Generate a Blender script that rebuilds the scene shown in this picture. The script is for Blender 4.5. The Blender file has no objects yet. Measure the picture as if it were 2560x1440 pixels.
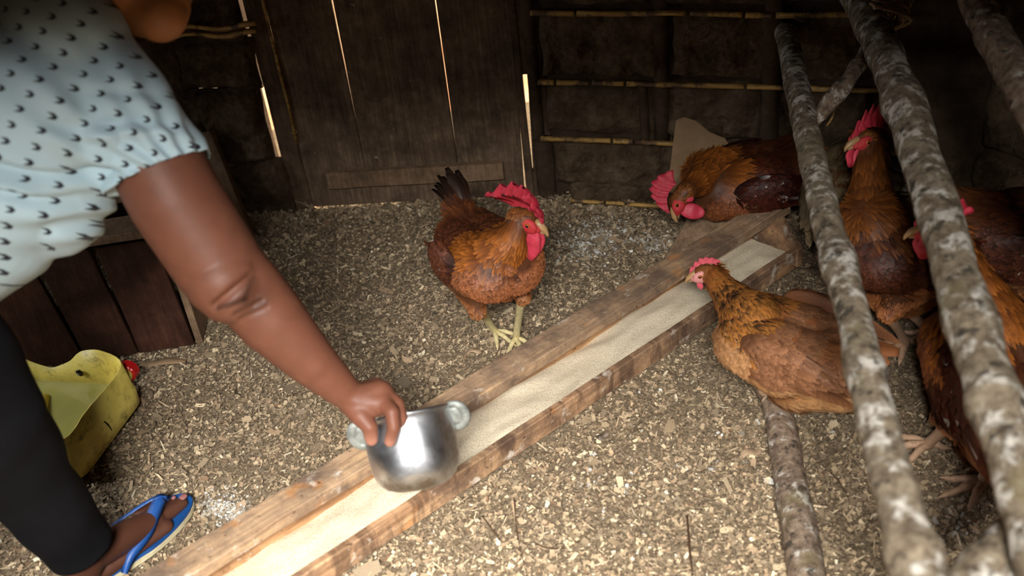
import bpy, bmesh, math, random
import numpy as np
from mathutils import Vector, Matrix, noise
from mathutils.bvhtree import BVHTree
rnd = random.Random(7); rs = np.random.RandomState(7)
SC = bpy.context.scene
COL = SC.collection

# ------------------------------------------------------------------ camera
FPX = 2489.0; H = 1.37
pt = math.radians(33.76); ro = math.radians(6.48)
Fv = Vector((0, math.cos(pt), -math.sin(pt))); up0 = Vector((0, math.sin(pt), math.cos(pt))); X0 = Vector((1, 0, 0))
Rv = math.cos(ro)*X0 - math.sin(ro)*up0; Uv = math.cos(ro)*up0 + math.sin(ro)*X0
CAM = Vector((0, 0, H))
cd = bpy.data.cameras.new('camera'); cam = bpy.data.objects.new('camera', cd); COL.objects.link(cam)
cd.sensor_width = 36; cd.lens = 36*FPX/2560
cam.matrix_world = Matrix(((Rv.x, Uv.x, -Fv.x, 0), (Rv.y, Uv.y, -Fv.y, 0), (Rv.z, Uv.z, -Fv.z, H), (0, 0, 0, 1)))
cd.dof.use_dof = True; cd.dof.focus_distance = 2.25; cd.dof.aperture_fstop = 2.8
cd.clip_start = 0.05
SC.camera = cam

# ------------------------------------------------------------------ world, sun, area light, exposure
wd = bpy.data.worlds.new('world'); SC.world = wd; wd.use_nodes = True
bg = wd.node_tree.nodes['Background']; bg.inputs[0].default_value = (.80, .90, 1.0, 1); bg.inputs[1].default_value = .04
def light(name, kind, loc, target, energy, color, **k):
    l = bpy.data.lights.new(name, kind); l.energy = energy; l.color = color
    for a, b in k.items(): setattr(l, a, b)
    o = bpy.data.objects.new(name, l); COL.objects.link(o); o.location = loc
    o.rotation_euler = (Vector(target)-Vector(loc)).to_track_quat('-Z', 'Y').to_euler(); return o
light('sun', 'SUN', (2, 4, 3), (2-.50, 4-.62, 3-.60), 16, (1, .86, .68), angle=.01)
light('doorway_daylight', 'AREA', (-.15, -1.50, 3.05), (.15, 1.1, .2), 1020, (1, .97, .93), shape='RECTANGLE', size=1.25, size_y=1.1)
light('left_fill_light', 'AREA', (-1.86, 1.60, .75), (-.75, 1.55, 0), 2.6, (.95, .97, 1), shape='RECTANGLE', size=.35, size_y=.30, spread=math.radians(100))  # added fill light for the jerrycan; the left wall has no opening
SC.view_settings.view_transform = 'Standard'; SC.view_settings.look = 'None'
SC.view_settings.exposure = 0.0; SC.view_settings.gamma = 1.0; SC.view_settings.use_curve_mapping = False

# ------------------------------------------------------------------ layout helpers (photo pixel + real height or depth -> world point)
def ray(px, py): return Fv + (px-1280)/FPX*Rv - (py-720)/FPX*Uv
def Pz(px, py, z=0.): r = ray(px, py); return CAM + (z-H)/r.z*r
def Pd(px, py, d): return CAM + d*ray(px, py)

# ------------------------------------------------------------------ object helpers
def tag(o, label=None, cat=None, group=None, kind=None):
    if label: o['label'] = label
    if cat: o['category'] = cat
    if group: o['group'] = group
    if kind: o['kind'] = kind
    return o
def empty(name, loc, label=None, cat=None, group=None, kind=None):
    o = bpy.data.objects.new(name, None); COL.objects.link(o); o.location = loc; o.empty_display_size = .05
    return tag(o, label, cat, group, kind)
def link(name, me, m, parent=None, smooth=True):
    o = bpy.data.objects.new(name, me); COL.objects.link(o)
    if m and not me.materials: me.materials.append(m)
    if smooth: me.polygons.foreach_set('use_smooth', [True]*len(me.polygons))
    if parent:
        o.parent = parent
        p = parent; L = Vector((0, 0, 0))
        while p: L += p.location; p = p.parent
        o.location = -L          # meshes are written in world coordinates
    return o
def from_bm(name, bm, m, parent=None, smooth=True, loc=None):
    me = bpy.data.meshes.new(name); bmesh.ops.recalc_face_normals(bm, faces=bm.faces); bm.to_mesh(me); bm.free()
    return link(name, me, m, parent, smooth)
def np_mesh(name, V, F, cols=None, sizes=None):
    """V (n,3); F list of index arrays (k-gons) of equal size, or (flat, sizes)"""
    me = bpy.data.meshes.new(name); V = np.asarray(V, dtype=np.float32)
    flat = []; tot = []
    for f in F:
        f = np.asarray(f, dtype=np.int32); flat.append(f.ravel()); tot.append(np.full(len(f), f.shape[1], dtype=np.int32))
    flat = np.concatenate(flat); tot = np.concatenate(tot)
    me.vertices.add(len(V)); me.vertices.foreach_set('co', V.ravel())
    me.loops.add(len(flat)); me.loops.foreach_set('vertex_index', flat)
    me.polygons.add(len(tot)); st = np.concatenate([[0], np.cumsum(tot)[:-1]]).astype(np.int32)
    me.polygons.foreach_set('loop_start', st); me.polygons.foreach_set('loop_total', tot)
    me.update(calc_edges=True)
    if cols is not None:
        a = me.color_attributes.new('tint', 'FLOAT_COLOR', 'POINT')
        c = np.ones((len(V), 4), dtype=np.float32); c[:, :3] = cols; a.data.foreach_set('color', c.ravel())
    return me

# ------------------------------------------------------------------ materials
def srgb(r, g, b): 
    f = lambda c: c/12.92 if c <= .04045 else ((c+.055)/1.055)**2.4
    return (f(r/255), f(g/255), f(b/255), 1)
class Nd:
    def __init__(s, name):
        s.m = bpy.data.materials.new(name); s.m.use_nodes = True; s.t = s.m.node_tree; s.n = s.t.nodes; s.l = s.t.links
        s.b = s.n['Principled BSDF']; s._c = None
    def set(s, **k):
        for a, v in k.items():
            i = s.b.inputs[a.replace('_', ' ')]
            if hasattr(v, 'is_output'): s.l.new(v, i)
            else: i.default_value = v
        return s
    def coord(s, scale=(1, 1, 1), rot=(0, 0, 0)):
        if not s._c: s._c = s.n.new('ShaderNodeTexCoord')
        mp = s.n.new('ShaderNodeMapping'); mp.inputs['Scale'].default_value = scale; mp.inputs['Rotation'].default_value = rot
        s.l.new(s._c.outputs['Object'], mp.inputs[0]); return mp.outputs[0]
    def noise(s, scale, detail=6, rough=.6, vec=None, dist=0, stretch=(1, 1, 1), rot=(0, 0, 0)):
        t = s.n.new('ShaderNodeTexNoise'); t.inputs['Scale'].default_value = scale; t.inputs['Detail'].default_value = detail
        t.inputs['Roughness'].default_value = rough; t.inputs['Distortion'].default_value = dist
        s.l.new(vec or s.coord(stretch, rot), t.inputs['Vector']); return t.outputs['Fac']
    def voro(s, scale, vec=None, feature='F1', out='Distance'):
        t = s.n.new('ShaderNodeTexVoronoi'); t.inputs['Scale'].default_value = scale; t.feature = feature
        s.l.new(vec or s.coord(), t.inputs['Vector']); return t.outputs[out]
    def ramp(s, fac, stops):
        r = s.n.new('ShaderNodeValToRGB'); e = r.color_ramp.elements
        while len(e) < len(stops): e.new(.5)
        for q, (p, c) in zip(e, stops): q.position = p; q.color = c if len(c) == 4 else (*c, 1)
        s.l.new(fac, r.inputs[0]); return r.outputs[0]
    def mix(s, fac, a, b, mode='MIX'):
        x = s.n.new('ShaderNodeMix'); x.data_type = 'RGBA'; x.blend_type = mode
        for i, v in ((0, fac), (6, a), (7, b)):
            if hasattr(v, 'is_output'): s.l.new(v, x.inputs[i])
            else: x.inputs[i].default_value = v
        return x.outputs[2]
    def math(s, op, a, b=0., c=None):
        x = s.n.new('ShaderNodeMath'); x.operation = op
        for i, v in enumerate((a, b) if c is None else (a, b, c)):
            if hasattr(v, 'is_output'): s.l.new(v, x.inputs[i])
            else: x.inputs[i].default_value = v
        return x.outputs[0]
    def attr(s, name='tint'):
        a = s.n.new('ShaderNodeAttribute'); a.attribute_name = name; return a.outputs['Color']
    def bump(s, h, strength=.5, dist=.01):
        b = s.n.new('ShaderNodeBump'); b.inputs['Strength'].default_value = strength; b.inputs['Distance'].default_value = dist
        s.l.new(h, b.inputs['Height']); s.l.new(b.outputs[0], s.b.inputs['Normal']); return s
def wht(v): return (v, v, v, 1)

def wood(name, c1, c2, c3, axis='x', rough=.75, stain=.5, white=0.):
    n = Nd(name); st = {'x': (1.5, 22, 22), 'y': (22, 1.5, 22), 'z': (22, 22, 1.5)}[axis]
    g = n.noise(5, 10, .75, stretch=st, dist=.3); c = n.ramp(n.math('ADD', n.math('MULTIPLY', g, .6), n.math('MULTIPLY', n.noise(22, 9, .75), .4)), [(.34, c1), (.5, c2), (.64, c3)])
    s = n.ramp(n.noise(9, 7, .7), [(.42, wht(1)), (.62, wht(1-stain))]); c = n.mix(1., c, s, 'MULTIPLY')
    if white: c = n.mix(n.ramp(n.noise(26, 5, .65), [(.70-white*.12, wht(0)), (.74, wht(.75))]), c, srgb(190, 180, 165))
    n.set(Base_Color=c, Roughness=rough); n.b.inputs['Specular IOR Level'].default_value = .25
    return n.bump(n.math('ADD', g, n.noise(60, 4)), .55, .004).m
M = {}
M['door_wood'] = wood('door_wood', srgb(84, 66, 52), srgb(118, 98, 78), srgb(150, 128, 104), 'z', .9, .5, .22)
M['frame_wood'] = wood('frame_wood', srgb(74, 58, 46), srgb(106, 86, 68), srgb(136, 112, 88), 'z', .9)
M['box_wood'] = wood('box_wood', srgb(44, 26, 20), srgb(70, 42, 30), srgb(88, 58, 44), 'z', .6, .5)
M['plank_wood'] = wood('plank_wood', srgb(110, 84, 64), srgb(145, 118, 92), srgb(165, 138, 112), 'z', .8)
n = Nd('trough_wood'); v = n.coord((1, 1, 1), (0, 0, -math.radians(37)))
def troughwood(name, light_, dark_, whit, strk=0.):
    n = Nd(name); a = math.radians(37.0)
    mp = n.coord((1, 1, 1), (0, 0, -a)); mp2 = n.n.new('ShaderNodeMapping'); mp2.inputs['Scale'].default_value = (1.6, 26, 26); n.l.new(mp, mp2.inputs[0])
    g = n.noise(3, 8, .65, vec=mp2.outputs[0], dist=.3)
    c = n.ramp(g, [(.30, srgb(140, 105, 75)), (.5, light_), (.7, srgb(214, 176, 132))])
    d = n.ramp(n.noise(7, 8, .72), [(.42, wht(0)), (.60, wht(1))]); c = n.mix(d, c, dark_)
    o = n.ramp(n.noise(15, 3, .5), [(.62, wht(0)), (.72, wht(.6))]); c = n.mix(o, c, srgb(196, 130, 66))
    sp = n.ramp(n.noise(70, 5, .6), [(.63, wht(0)), (.70, wht(.85))]); c = n.mix(sp, c, srgb(62, 44, 34))
    m3 = n.n.new('ShaderNodeMapping'); m3.inputs['Scale'].default_value = (19, 3, 4); n.l.new(mp, m3.inputs[0]); sk = n.ramp(n.noise(1., 5, .6, vec=m3.outputs[0]), [(.52, wht(0)), (.60, wht(.6*strk))]); c = n.mix(sk, c, srgb(66, 48, 38))
    w = n.ramp(n.noise(22, 4, .6), [(.66-.05*whit, wht(0)), (.70, wht(.75))]); c = n.mix(w, c, srgb(225, 215, 200))
    n.set(Base_Color=c, Roughness=.8); n.b.inputs['Specular IOR Level'].default_value = .25
    return n.bump(n.math('ADD', g, n.noise(55, 5)), .6, .004).m
M['trough_wood'] = troughwood('trough_wood', srgb(190, 150, 114), srgb(116, 92, 74), 1.2, 1.)
M['rail_wood'] = troughwood('rail_wood', srgb(178, 148, 118), srgb(118, 98, 82), 1.2, .15)
M['trough_inner'] = troughwood('trough_inner', srgb(196, 152, 110), srgb(146, 110, 80), 0)

n = Nd('feed_meal'); c = n.ramp(n.noise(420, 3, .7), [(.32, srgb(190, 174, 142)), (.5, srgb(228, 214, 186)), (.7, srgb(240, 230, 208))])
c = n.mix(n.ramp(n.voro(60), [(.0, wht(1)), (.10, wht(0))]), c, srgb(186, 160, 120))
n.set(Base_Color=c, Roughness=.95); M['feed'] = n.bump(n.math('ADD', n.noise(300, 4), n.noise(30, 3)), .7, .004).m

n = Nd('mud'); c = n.ramp(n.noise(14, 9, .7), [(.3, srgb(72, 57, 43)), (.5, srgb(112, 93, 73)), (.72, srgb(148, 128, 104))])
c = n.mix(n.ramp(n.noise(110, 4, .7), [(.62, wht(0)), (.72, wht(.55))]), c, srgb(172, 156, 130))
n.set(Base_Color=c, Roughness=1.); n.b.inputs['Specular IOR Level'].default_value = .1
M['mud'] = n.bump(n.math('ADD', n.noise(34, 10, .72), n.math('MULTIPLY', n.voro(48), .6)), 1., .022).m

n = Nd('dark_mud'); c = n.ramp(n.noise(12, 9, .7), [(.3, srgb(58, 46, 36)), (.55, srgb(88, 72, 57)), (.75, srgb(110, 92, 74))])
n.set(Base_Color=c, Roughness=1.); n.b.inputs['Specular IOR Level'].default_value = .1
M['dark_mud'] = n.bump(n.noise(30, 10, .72), 1., .012).m

n = Nd('bamboo'); c = n.ramp(n.noise(8, 5, .6, stretch=(1, 1, 12)), [(.3, srgb(120, 88, 40)), (.6, srgb(196, 156, 84))])
c = n.mix(n.ramp(n.noise(16, 6, .7), [(.48, wht(0)), (.58, wht(1))]), c, srgb(84, 62, 44)); n.set(Base_Color=c, Roughness=.45); M['bamboo'] = n.bump(n.noise(60), .3, .002).m

def barkmat(name, base1, base2, white_):
    n = Nd(name); v = n.noise(52, 8, .75)
    c = n.ramp(v, [(.32, srgb(74, 62, 50)), (.45, base1), (.58, base2), (.70, srgb(178, 164, 140))])
    w = n.ramp(n.noise(26, 7, .7, dist=.3), [(.57-.05*white_, wht(0)), (.63-.04*white_, wht(.95))]); c = n.mix(w, c, srgb(222, 216, 204))
    d = n.ramp(n.noise(46, 4, .6), [(.57, wht(0)), (.64, wht(.85))]); c = n.mix(d, c, srgb(58, 54, 48))
    g = n.ramp(n.noise(9, 3, .5), [(.60, wht(0)), (.70, wht(.4))]); c = n.mix(g, c, srgb(134, 124, 84))
    n.set(Base_Color=c, Roughness=.85); n.b.inputs['Specular IOR Level'].default_value = .2
    return n.bump(n.math('ADD', v, n.math('MULTIPLY', w, .5)), .7, .006).m
M['bark'] = barkmat('bark', srgb(120, 106, 88), srgb(156, 142, 120), 1)
M['bark_brown'] = barkmat('bark_brown', srgb(122, 104, 88), srgb(158, 138, 118), .45)

n = Nd('litter'); c = n.attr(); c = n.mix(.25, c, n.ramp(n.noise(300, 3), [(.3, wht(.35)), (.7, wht(1))]), 'MULTIPLY')
n.set(Base_Color=c, Roughness=.9); n.b.inputs['Specular IOR Level'].default_value = .2; M['litter'] = n.m
n = Nd('floor_dirt'); c = n.ramp(n.noise(160, 6, .75), [(.35, srgb(76, 62, 47)), (.5, srgb(128, 110, 86)), (.64, srgb(180, 160, 130))])
n.set(Base_Color=c, Roughness=1.); M['dirt'] = n.bump(n.noise(150, 6, .75), .8, .006).m
n = Nd('outside_earth'); n.set(Base_Color=n.ramp(n.noise(3, 5), [(.35, srgb(196, 122, 78)), (.6, srgb(236, 190, 150))]), Roughness=1.); M['earth'] = n.m

def skinmat():
    n = Nd('skin'); c = n.attr()
    c = n.mix(.6, c, n.ramp(n.noise(38, 5, .6), [(.35, wht(.78)), (.65, wht(1))]), 'MULTIPLY')
    n.set(Base_Color=c, Roughness=.52); n.b.inputs['Specular IOR Level'].default_value = .32
    n.b.inputs['Subsurface Weight'].default_value = .08; n.b.inputs['Subsurface Radius'].default_value = (.012, .004, .002); n.b.inputs['Subsurface Scale'].default_value = .5
    return n.bump(n.math('ADD', n.noise(260, 4), n.noise(90, 4)), .12, .002).m
M['skin'] = skinmat()
def plain(name, col, rough=.5, metal=0., var=.12, scale=30, bump=.15, spec=.5):
    n = Nd(name); f = n.noise(scale, 5, .6); a = tuple(c*(1-var) for c in col[:3])+(1,); b = tuple(min(1, c*(1+var)) for c in col[:3])+(1,)
    n.set(Base_Color=n.ramp(f, [(.3, a), (.7, b)]), Roughness=rough, Metallic=metal); n.b.inputs['Specular IOR Level'].default_value = spec
    return n.bump(n.noise(scale*3, 4), bump, .002).m
M['trousers'] = plain('black_trousers', srgb(15, 15, 18), .9, var=.2, scale=14, bump=.4, spec=.15)
M['hair'] = plain('black_hair', srgb(20, 16, 14), .6, scale=80, bump=1, var=.3)
M['comb'] = plain('comb_red', srgb(190, 48, 68), .45, var=.22, scale=120, bump=.6)
M['wattle'] = plain('wattle_red', srgb(206, 60, 82), .45, var=.15, scale=90, bump=.5)
M['face'] = plain('face_red', srgb(196, 52, 58), .5, var=.22, scale=160, bump=.7)
M['face_pale'] = plain('face_pink', srgb(222, 150, 146), .5, var=.12, scale=160, bump=.6)
M['comb_pale'] = plain('comb_pink', srgb(212, 86, 100), .5, var=.15, scale=160, bump=.6)
M['beak'] = plain('beak_horn', srgb(176, 140, 98), .35, var=.2, scale=90)
M['shank'] = plain('shank_yellow', srgb(206, 190, 140), .5, var=.2, scale=120, bump=.8)
M['shank_pink'] = plain('shank_pink', srgb(196, 160, 130), .5, var=.2, scale=120, bump=.8)
M['eye'] = plain('eye_dark', srgb(24, 12, 8), .1, var=.1)
M['iris'] = plain('iris_orange', srgb(170, 90, 30), .15, var=.1)
M['nail'] = plain('toenail', srgb(150, 100, 96), .25, var=.05)
M['rubber_blue'] = plain('blue_rubber', srgb(18, 70, 130), .5, var=.10, scale=50)
M['strap_blue'] = plain('blue_strap', srgb(32, 78, 145), .45, var=.10, scale=50)
M['rubber_white'] = plain('cream_rubber', srgb(196, 186, 150), .5, var=.1)
M['red_cap'] = plain('red_plastic', srgb(186, 26, 26), .35, var=.15)
M['cardboard'] = plain('cardboard', srgb(146, 120, 92), .9, var=.15, scale=18, bump=.5, spec=.1)
M['leaf'] = plain('dry_leaf', srgb(176, 150, 122), .8, var=.2, scale=60, bump=.6, spec=.2)
M['twig'] = plain('twig_brown', srgb(80, 58, 42), .8, var=.25, scale=80, bump=.6, spec=.2)
M['spots'] = plain('white_droppings', srgb(206, 204, 192), .8, var=.1, scale=80, bump=.8, spec=.2)
n = Nd('aluminium'); st = n.noise(16, 6, .65); sc = n.noise(6, 4, .6, stretch=(1, 1, 14))
n.set(Base_Color=n.ramp(st, [(.36, srgb(150, 140, 126)), (.5, srgb(196, 198, 202)), (.7, srgb(214, 218, 224))]), Metallic=1., Roughness=n.ramp(st, [(.35, wht(.50)), (.6, wht(.32))]))
M['pot'] = n.bump(n.math('ADD', n.noise(7, 3, .5), n.math('MULTIPLY', n.noise(90, 3), .08)), .3, .006).m
n = Nd('cast_metal'); n.set(Base_Color=n.ramp(n.noise(50, 5), [(.3, srgb(112, 116, 112)), (.6, srgb(170, 174, 168))]), Metallic=.5, Roughness=.6); M['ear'] = n.bump(n.noise(90, 4), .5, .004).m
n = Nd('yellow_plastic'); c = n.ramp(n.noise(5, 4), [(.3, srgb(206, 182, 72)), (.7, srgb(240, 222, 118))])
c = n.mix(n.ramp(n.noise(24, 8, .75, dist=.5), [(.54, wht(0)), (.70, wht(.85))]), c, srgb(74, 56, 20)); c = n.mix(n.ramp(n.noise(8, 6, .7), [(.5, wht(0)), (.72, wht(.6))]), c, srgb(120, 98, 34))
n.set(Base_Color=c, Roughness=.45); n.b.inputs['Subsurface Weight'].default_value = .0; M['yellow'] = n.bump(n.noise(20), .3, .004).m
n = Nd('murky_water'); n.set(Base_Color=n.ramp(n.noise(6, 3), [(.3, srgb(150, 146, 78)), (.7, srgb(178, 172, 100))]), Roughness=.08); n.b.inputs['Specular IOR Level'].default_value = .4; M['water'] = n.m
n = Nd('feathers'); c = n.attr(); c = n.mix(.45, c, n.ramp(n.noise(260, 3, .6), [(.3, wht(.45)), (.7, wht(1))]), 'MULTIPLY')
n.set(Base_Color=c, Roughness=.52); n.b.inputs['Specular IOR Level'].default_value = .32; M['feather'] = n.m

# ------------------------------------------------------------------ mesh helpers
def frame(t, up=Vector((0, 0, 1))):
    t = t.normalized(); s = t.cross(up)
    if s.length < 1e-4: s = t.cross(Vector((0, 1, 0)))
    s.normalize(); return t, s, s.cross(t).normalized()
def tube(bm, pts, rad, seg=10, rough=0., squash=1., cap=True, seed=0., up=Vector((0, 0, 1))):
    rings = []; N = len(pts); dv = (pts[-1]-pts[0]); dv = (pts[N//2]-pts[0]) if dv.length < 1e-6 else dv
    if abs(dv.normalized().dot(up)) > .94 and up == Vector((0, 0, 1)): up = Vector((0, 1, 0))
    for i, p in enumerate(pts):
        t = (pts[min(i+1, N-1)]-pts[max(i-1, 0)]); t, s, u = frame(t, up); r = rad[i] if hasattr(rad, '__len__') else rad
        ring = []
        for k in range(seg):
            a = 2*math.pi*k/seg; d = s*math.cos(a)+u*math.sin(a)*squash
            q = p + d*r
            if rough: q += d*r*rough*(noise.noise(q*14+Vector((seed, 0, 0)))*1.4+noise.noise(q*45)*.5)
            ring.append(bm.verts.new(q))
        rings.append(ring)
    for a, b in zip(rings, rings[1:]):
        for k in range(seg): bm.faces.new((a[k], a[(k+1) % seg], b[(k+1) % seg], b[k]))
    if cap: bm.faces.new(rings[0]); bm.faces.new(rings[-1])
    return rings
def smooth_path(pts, n):
    """Catmull-Rom through control points (Vector, radius)"""
    P = [Vector(p[0]) for p in pts]; R = [p[1] for p in pts]; out = []; rad = []
    for i in range(len(P)-1):
        p0 = P[max(i-1, 0)]; p1 = P[i]; p2 = P[i+1]; p3 = P[min(i+2, len(P)-1)]
        for k in range(n):
            t = k/n; out.append(.5*((2*p1)+(p2-p0)*t+(2*p0-5*p1+4*p2-p3)*t*t+(3*p1-p0-3*p2+p3)*t**3)); rad.append(R[i]*(1-t)+R[i+1]*t)
    out.append(P[-1]); rad.append(R[-1]); return out, rad
def beam(bm, o, ax, ay, az, L, W, T, jit=0., seg=1, seed=0):
    """box from corner o along unit axes; L divided into seg with small waviness"""
    rows = []
    for i in range(seg+1):
        t = L*i/seg; row = []
        for (w, h) in ((0, 0), (W, 0), (W, T), (0, T)):
            p = o+ax*t+ay*w+az*h
            if jit: p += ay*noise.noise(p*9+Vector((seed, w*90, h*50)))*jit + az*noise.noise(p*8+Vector((seed+5, w*50, h*90)))*jit
            row.append(bm.verts.new(p))
        rows.append(row)
    for a, b in zip(rows, rows[1:]):
        for k in range(4): bm.faces.new((a[k], a[(k+1) % 4], b[(k+1) % 4], b[k]))
    bm.faces.new(rows[0]); bm.faces.new(rows[-1])
def bevel(bm, w, seg=2): bmesh.ops.bevel(bm, geom=list(bm.edges), offset=w, segments=seg, profile=.6, affect='EDGES', clamp_overlap=True)
def caps_mesh(caps, voxel, smooth=3):
    """union of tapered capsules -> one closed organic surface"""
    bm = bmesh.new()
    for c in caps:
        a, ra, b, rb = Vector(c[0]), c[1], Vector(c[2]), c[3]; sq = c[4] if len(c) > 4 else 1.; upv = Vector(c[5]) if len(c) > 5 else Vector((0, 0, 1))
        t = b-a
        if t.length < 1e-5: t = Vector((0, 0, 1e-4))
        t, s, u = frame(t, upv); pts = []
        prof = []
        for k in range(1, 7): an = math.pi/2*(1-k/6.); prof.append((a-t*ra*math.sin(an), ra*math.cos(an)))
        for k in range(0, 6): an = math.pi/2*(k/6.); prof.append((b+t*rb*math.sin(an), rb*math.cos(an)))
        rings = []
        for p, r in prof: rings.append([bm.verts.new(p+(s*math.cos(2*math.pi*k/44)+u*math.sin(2*math.pi*k/44)*sq)*r) for k in range(44)])
        for x, y in zip(rings, rings[1:]):
            for k in range(44): bm.faces.new((x[k], x[(k+1) % 44], y[(k+1) % 44], y[k]))
        v0 = bm.verts.new(a-t*ra); v1 = bm.verts.new(b+t*rb)
        for k in range(44): bm.faces.new((v0, rings[0][(k+1) % 44], rings[0][k])); bm.faces.new((v1, rings[-1][k], rings[-1][(k+1) % 44]))
    bmesh.ops.recalc_face_normals(bm, faces=bm.faces)
    me = bpy.data.meshes.new('tmp'); bm.to_mesh(me); bm.free()
    o = bpy.data.objects.new('tmp', me); COL.objects.link(o)
    m = o.modifiers.new('r', 'REMESH'); m.mode = 'VOXEL'; m.voxel_size = voxel
    m = o.modifiers.new('s', 'SMOOTH'); m.factor = .5; m.iterations = smooth
    dg = bpy.context.evaluated_depsgraph_get(); out = bpy.data.meshes.new_from_object(o.evaluated_get(dg))
    bpy.data.objects.remove(o); bpy.data.meshes.remove(me); return out
def mesh_np(me):
    n = len(me.vertices); v = np.empty(n*3, np.float32); me.vertices.foreach_get('co', v)
    nn = np.empty(n*3, np.float32); me.vertices.foreach_get('normal', nn)
    return v.reshape(-1, 3), nn.reshape(-1, 3)
def paint(me, cols):
    a = me.color_attributes.new('tint', 'FLOAT_COLOR', 'POINT'); c = np.ones((len(me.vertices), 4), np.float32); c[:, :3] = cols; a.data.foreach_set('color', c.ravel())
def ellipsoid(bm, c, ax, ay, az, seg=16, rings=10):
    M4 = Matrix.Identity(4)
    for i, a in enumerate((ax, ay, az)):
        for j in range(3): M4[j][i] = a[j]
    for j in range(3): M4[j][3] = c[j]
    return bmesh.ops.create_uvsphere(bm, u_segments=seg, v_segments=rings, radius=1, matrix=M4)['verts']

# ------------------------------------------------------------------ the room
def ang(a): return Vector((math.cos(math.radians(a)), math.sin(math.radians(a)), 0))
Z = Vector((0, 0, 1))
# floor
gx, gy = 110, 120; bm = bmesh.new(); rows = []
def ground_h(x, y): return .010*noise.noise(Vector((x*3, y*3, 0)))+.006*noise.noise(Vector((x*9, y*9, 3)))-.008
for j in range(gy+1):
    row = []
    for i in range(gx+1):
        x = -2.3+4.6*i/gx; y = -1.6+4.8*j/gy; row.append(bm.verts.new((x, y, ground_h(x, y))))
    rows.append(row)
for j in range(gy):
    for i in range(gx): bm.faces.new((rows[j][i], rows[j][i+1], rows[j+1][i+1], rows[j+1][i]))
floor = from_bm('floor', bm, M['dirt']); tag(floor, kind='structure')

# outdoor ground and sunlit bank beyond the back wall
bm = bmesh.new(); 
for a in ((-6, 3.25), (6, 3.25), (6, 12), (-6, 12)): bm.verts.new((a[0], a[1], -.05))
bm.faces.new(bm.verts); tag(from_bm('yard_ground', bm, M['earth'], smooth=False), kind='structure')

def plank(name, o, ax, W, T, L, m, parent, jit=.0015, seed=0, seg=8, az=Z, thick=None, label=None):
    """upright board: along az length L, width W along ax, thickness T along normal"""
    nrm = thick or Vector((-ax.y, ax.x, 0))
    bm = bmesh.new(); beam(bm, o, az, ax, nrm, L, W, T, jit, seg, seed); bevel(bm, .0015, 1)
    ob = from_bm(name, bm, m, parent, smooth=False)
    if label: ob['label'] = label
    return ob
W1 = ang(-7); N1 = Vector((-W1.y, W1.x, 0)); O1 = Vector((-.17, 2.54, 0))
def D1(s, z=0., off=0.): return O1+W1*s+N1*off+Z*z
door = empty('door_1', D1(-.07), kind='structure')
def tboard(name, s0b, s1b, s0t, s1t, z0, z1, T, off, m, parent, seed=0, zt=.6):
    """door board with separately placed bottom and top edges (tapering gaps)"""
    bm = bmesh.new(); n_ = 14; rows = []
    for i in range(n_+1):
        t = i/n_; z = z0+(z1-z0)*t; tt = min(1, max(0, z/zt)); a = s0b+(s0t-s0b)*tt; b = s1b+(s1t-s1b)*tt
        j = .0007*noise.noise(Vector((seed, z*20, 0)))
        rows.append([bm.verts.new(D1(a+j, z, off)), bm.verts.new(D1(b+j*.6, z, off)), bm.verts.new(D1(b+j*.6, z, off+T)), bm.verts.new(D1(a+j, z, off+T))])
    for a, b in zip(rows, rows[1:]):
        for k in range(4): bm.faces.new((a[k], a[(k+1) % 4], b[(k+1) % 4], b[k]))
    bm.faces.new(rows[0]); bm.faces.new(rows[-1]); bevel(bm, .001, 1)
    return from_bm(name, bm, m, parent, smooth=False)
DT = 1.9
tboard('door_plank', -.383, -.2080, -.385, -.2125, .003, DT, .018, 0, M['door_wood'], door, 1)
tboard('door_plank', -.2075, -.0720, -.2065, -.0715, .003, DT, .018, .001, M['door_wood'], door, 2)
tboard('door_plank', -.0712, .0570, -.0707, .0555, .003, DT, .018, -.001, M['door_wood'], door, 3)
tboard('door_plank', .0572, .2370, .0600, .2438, .003, DT, .018, 0, M['door_wood'], door, 4, .27)
tboard('door_frame_post', .2434, .2650, .2440, .2600, -.02, DT, .03, .0, M['frame_wood'], door, 5)
tboard('side_board', .2652, .330, .2640, .330, -.02, .075, .03, .004, M['frame_wood'], door, 7)
tboard('side_board', .2660, .330, .2760, .330, .075, .365, .03, .004, M['frame_wood'], door, 8, .36)
tboard('side_board', .2600, .330, .2600, .330, .365, DT, .03, .004, M['frame_wood'], door, 9)
tboard('door_frame_post', -.4410, -.3835, -.4415, -.3925, -.02, DT, .040, -.002, M['frame_wood'], door, 6)
kb = plank('cross_board', D1(-.318, .070, -.024), Z, .050, .024, .505, M['plank_wood'], door, .002, 3, 10, az=W1, thick=N1, label='horizontal board nailed low across the door')
# split cane lashed along the left edge of the door
cane = empty('split_cane', D1(-.388, .2, -.006), 'thin split cane tied down the left edge of the plank door', 'cane')
bm = bmesh.new(); pts = [D1(-.386+.004*noise.noise(Vector((i*.5, 0, 0))), .21+i*.11, -.006) for i in range(14)]; tube(bm, pts, [.0045]*14, 8, .2); from_bm('cane', bm, M['bamboo'], cane)
for zz in (.245, .55):
    bm = bmesh.new(); c = D1(-.386, zz, -.006); tube(bm, [c+W1*.008*math.cos(a)+N1*.007*math.sin(a)+Z*.002*math.sin(a*2) for a in [k*math.pi/6 for k in range(13)]], .0015, 5); from_bm('tie', bm, M['bamboo'], cane)

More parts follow.
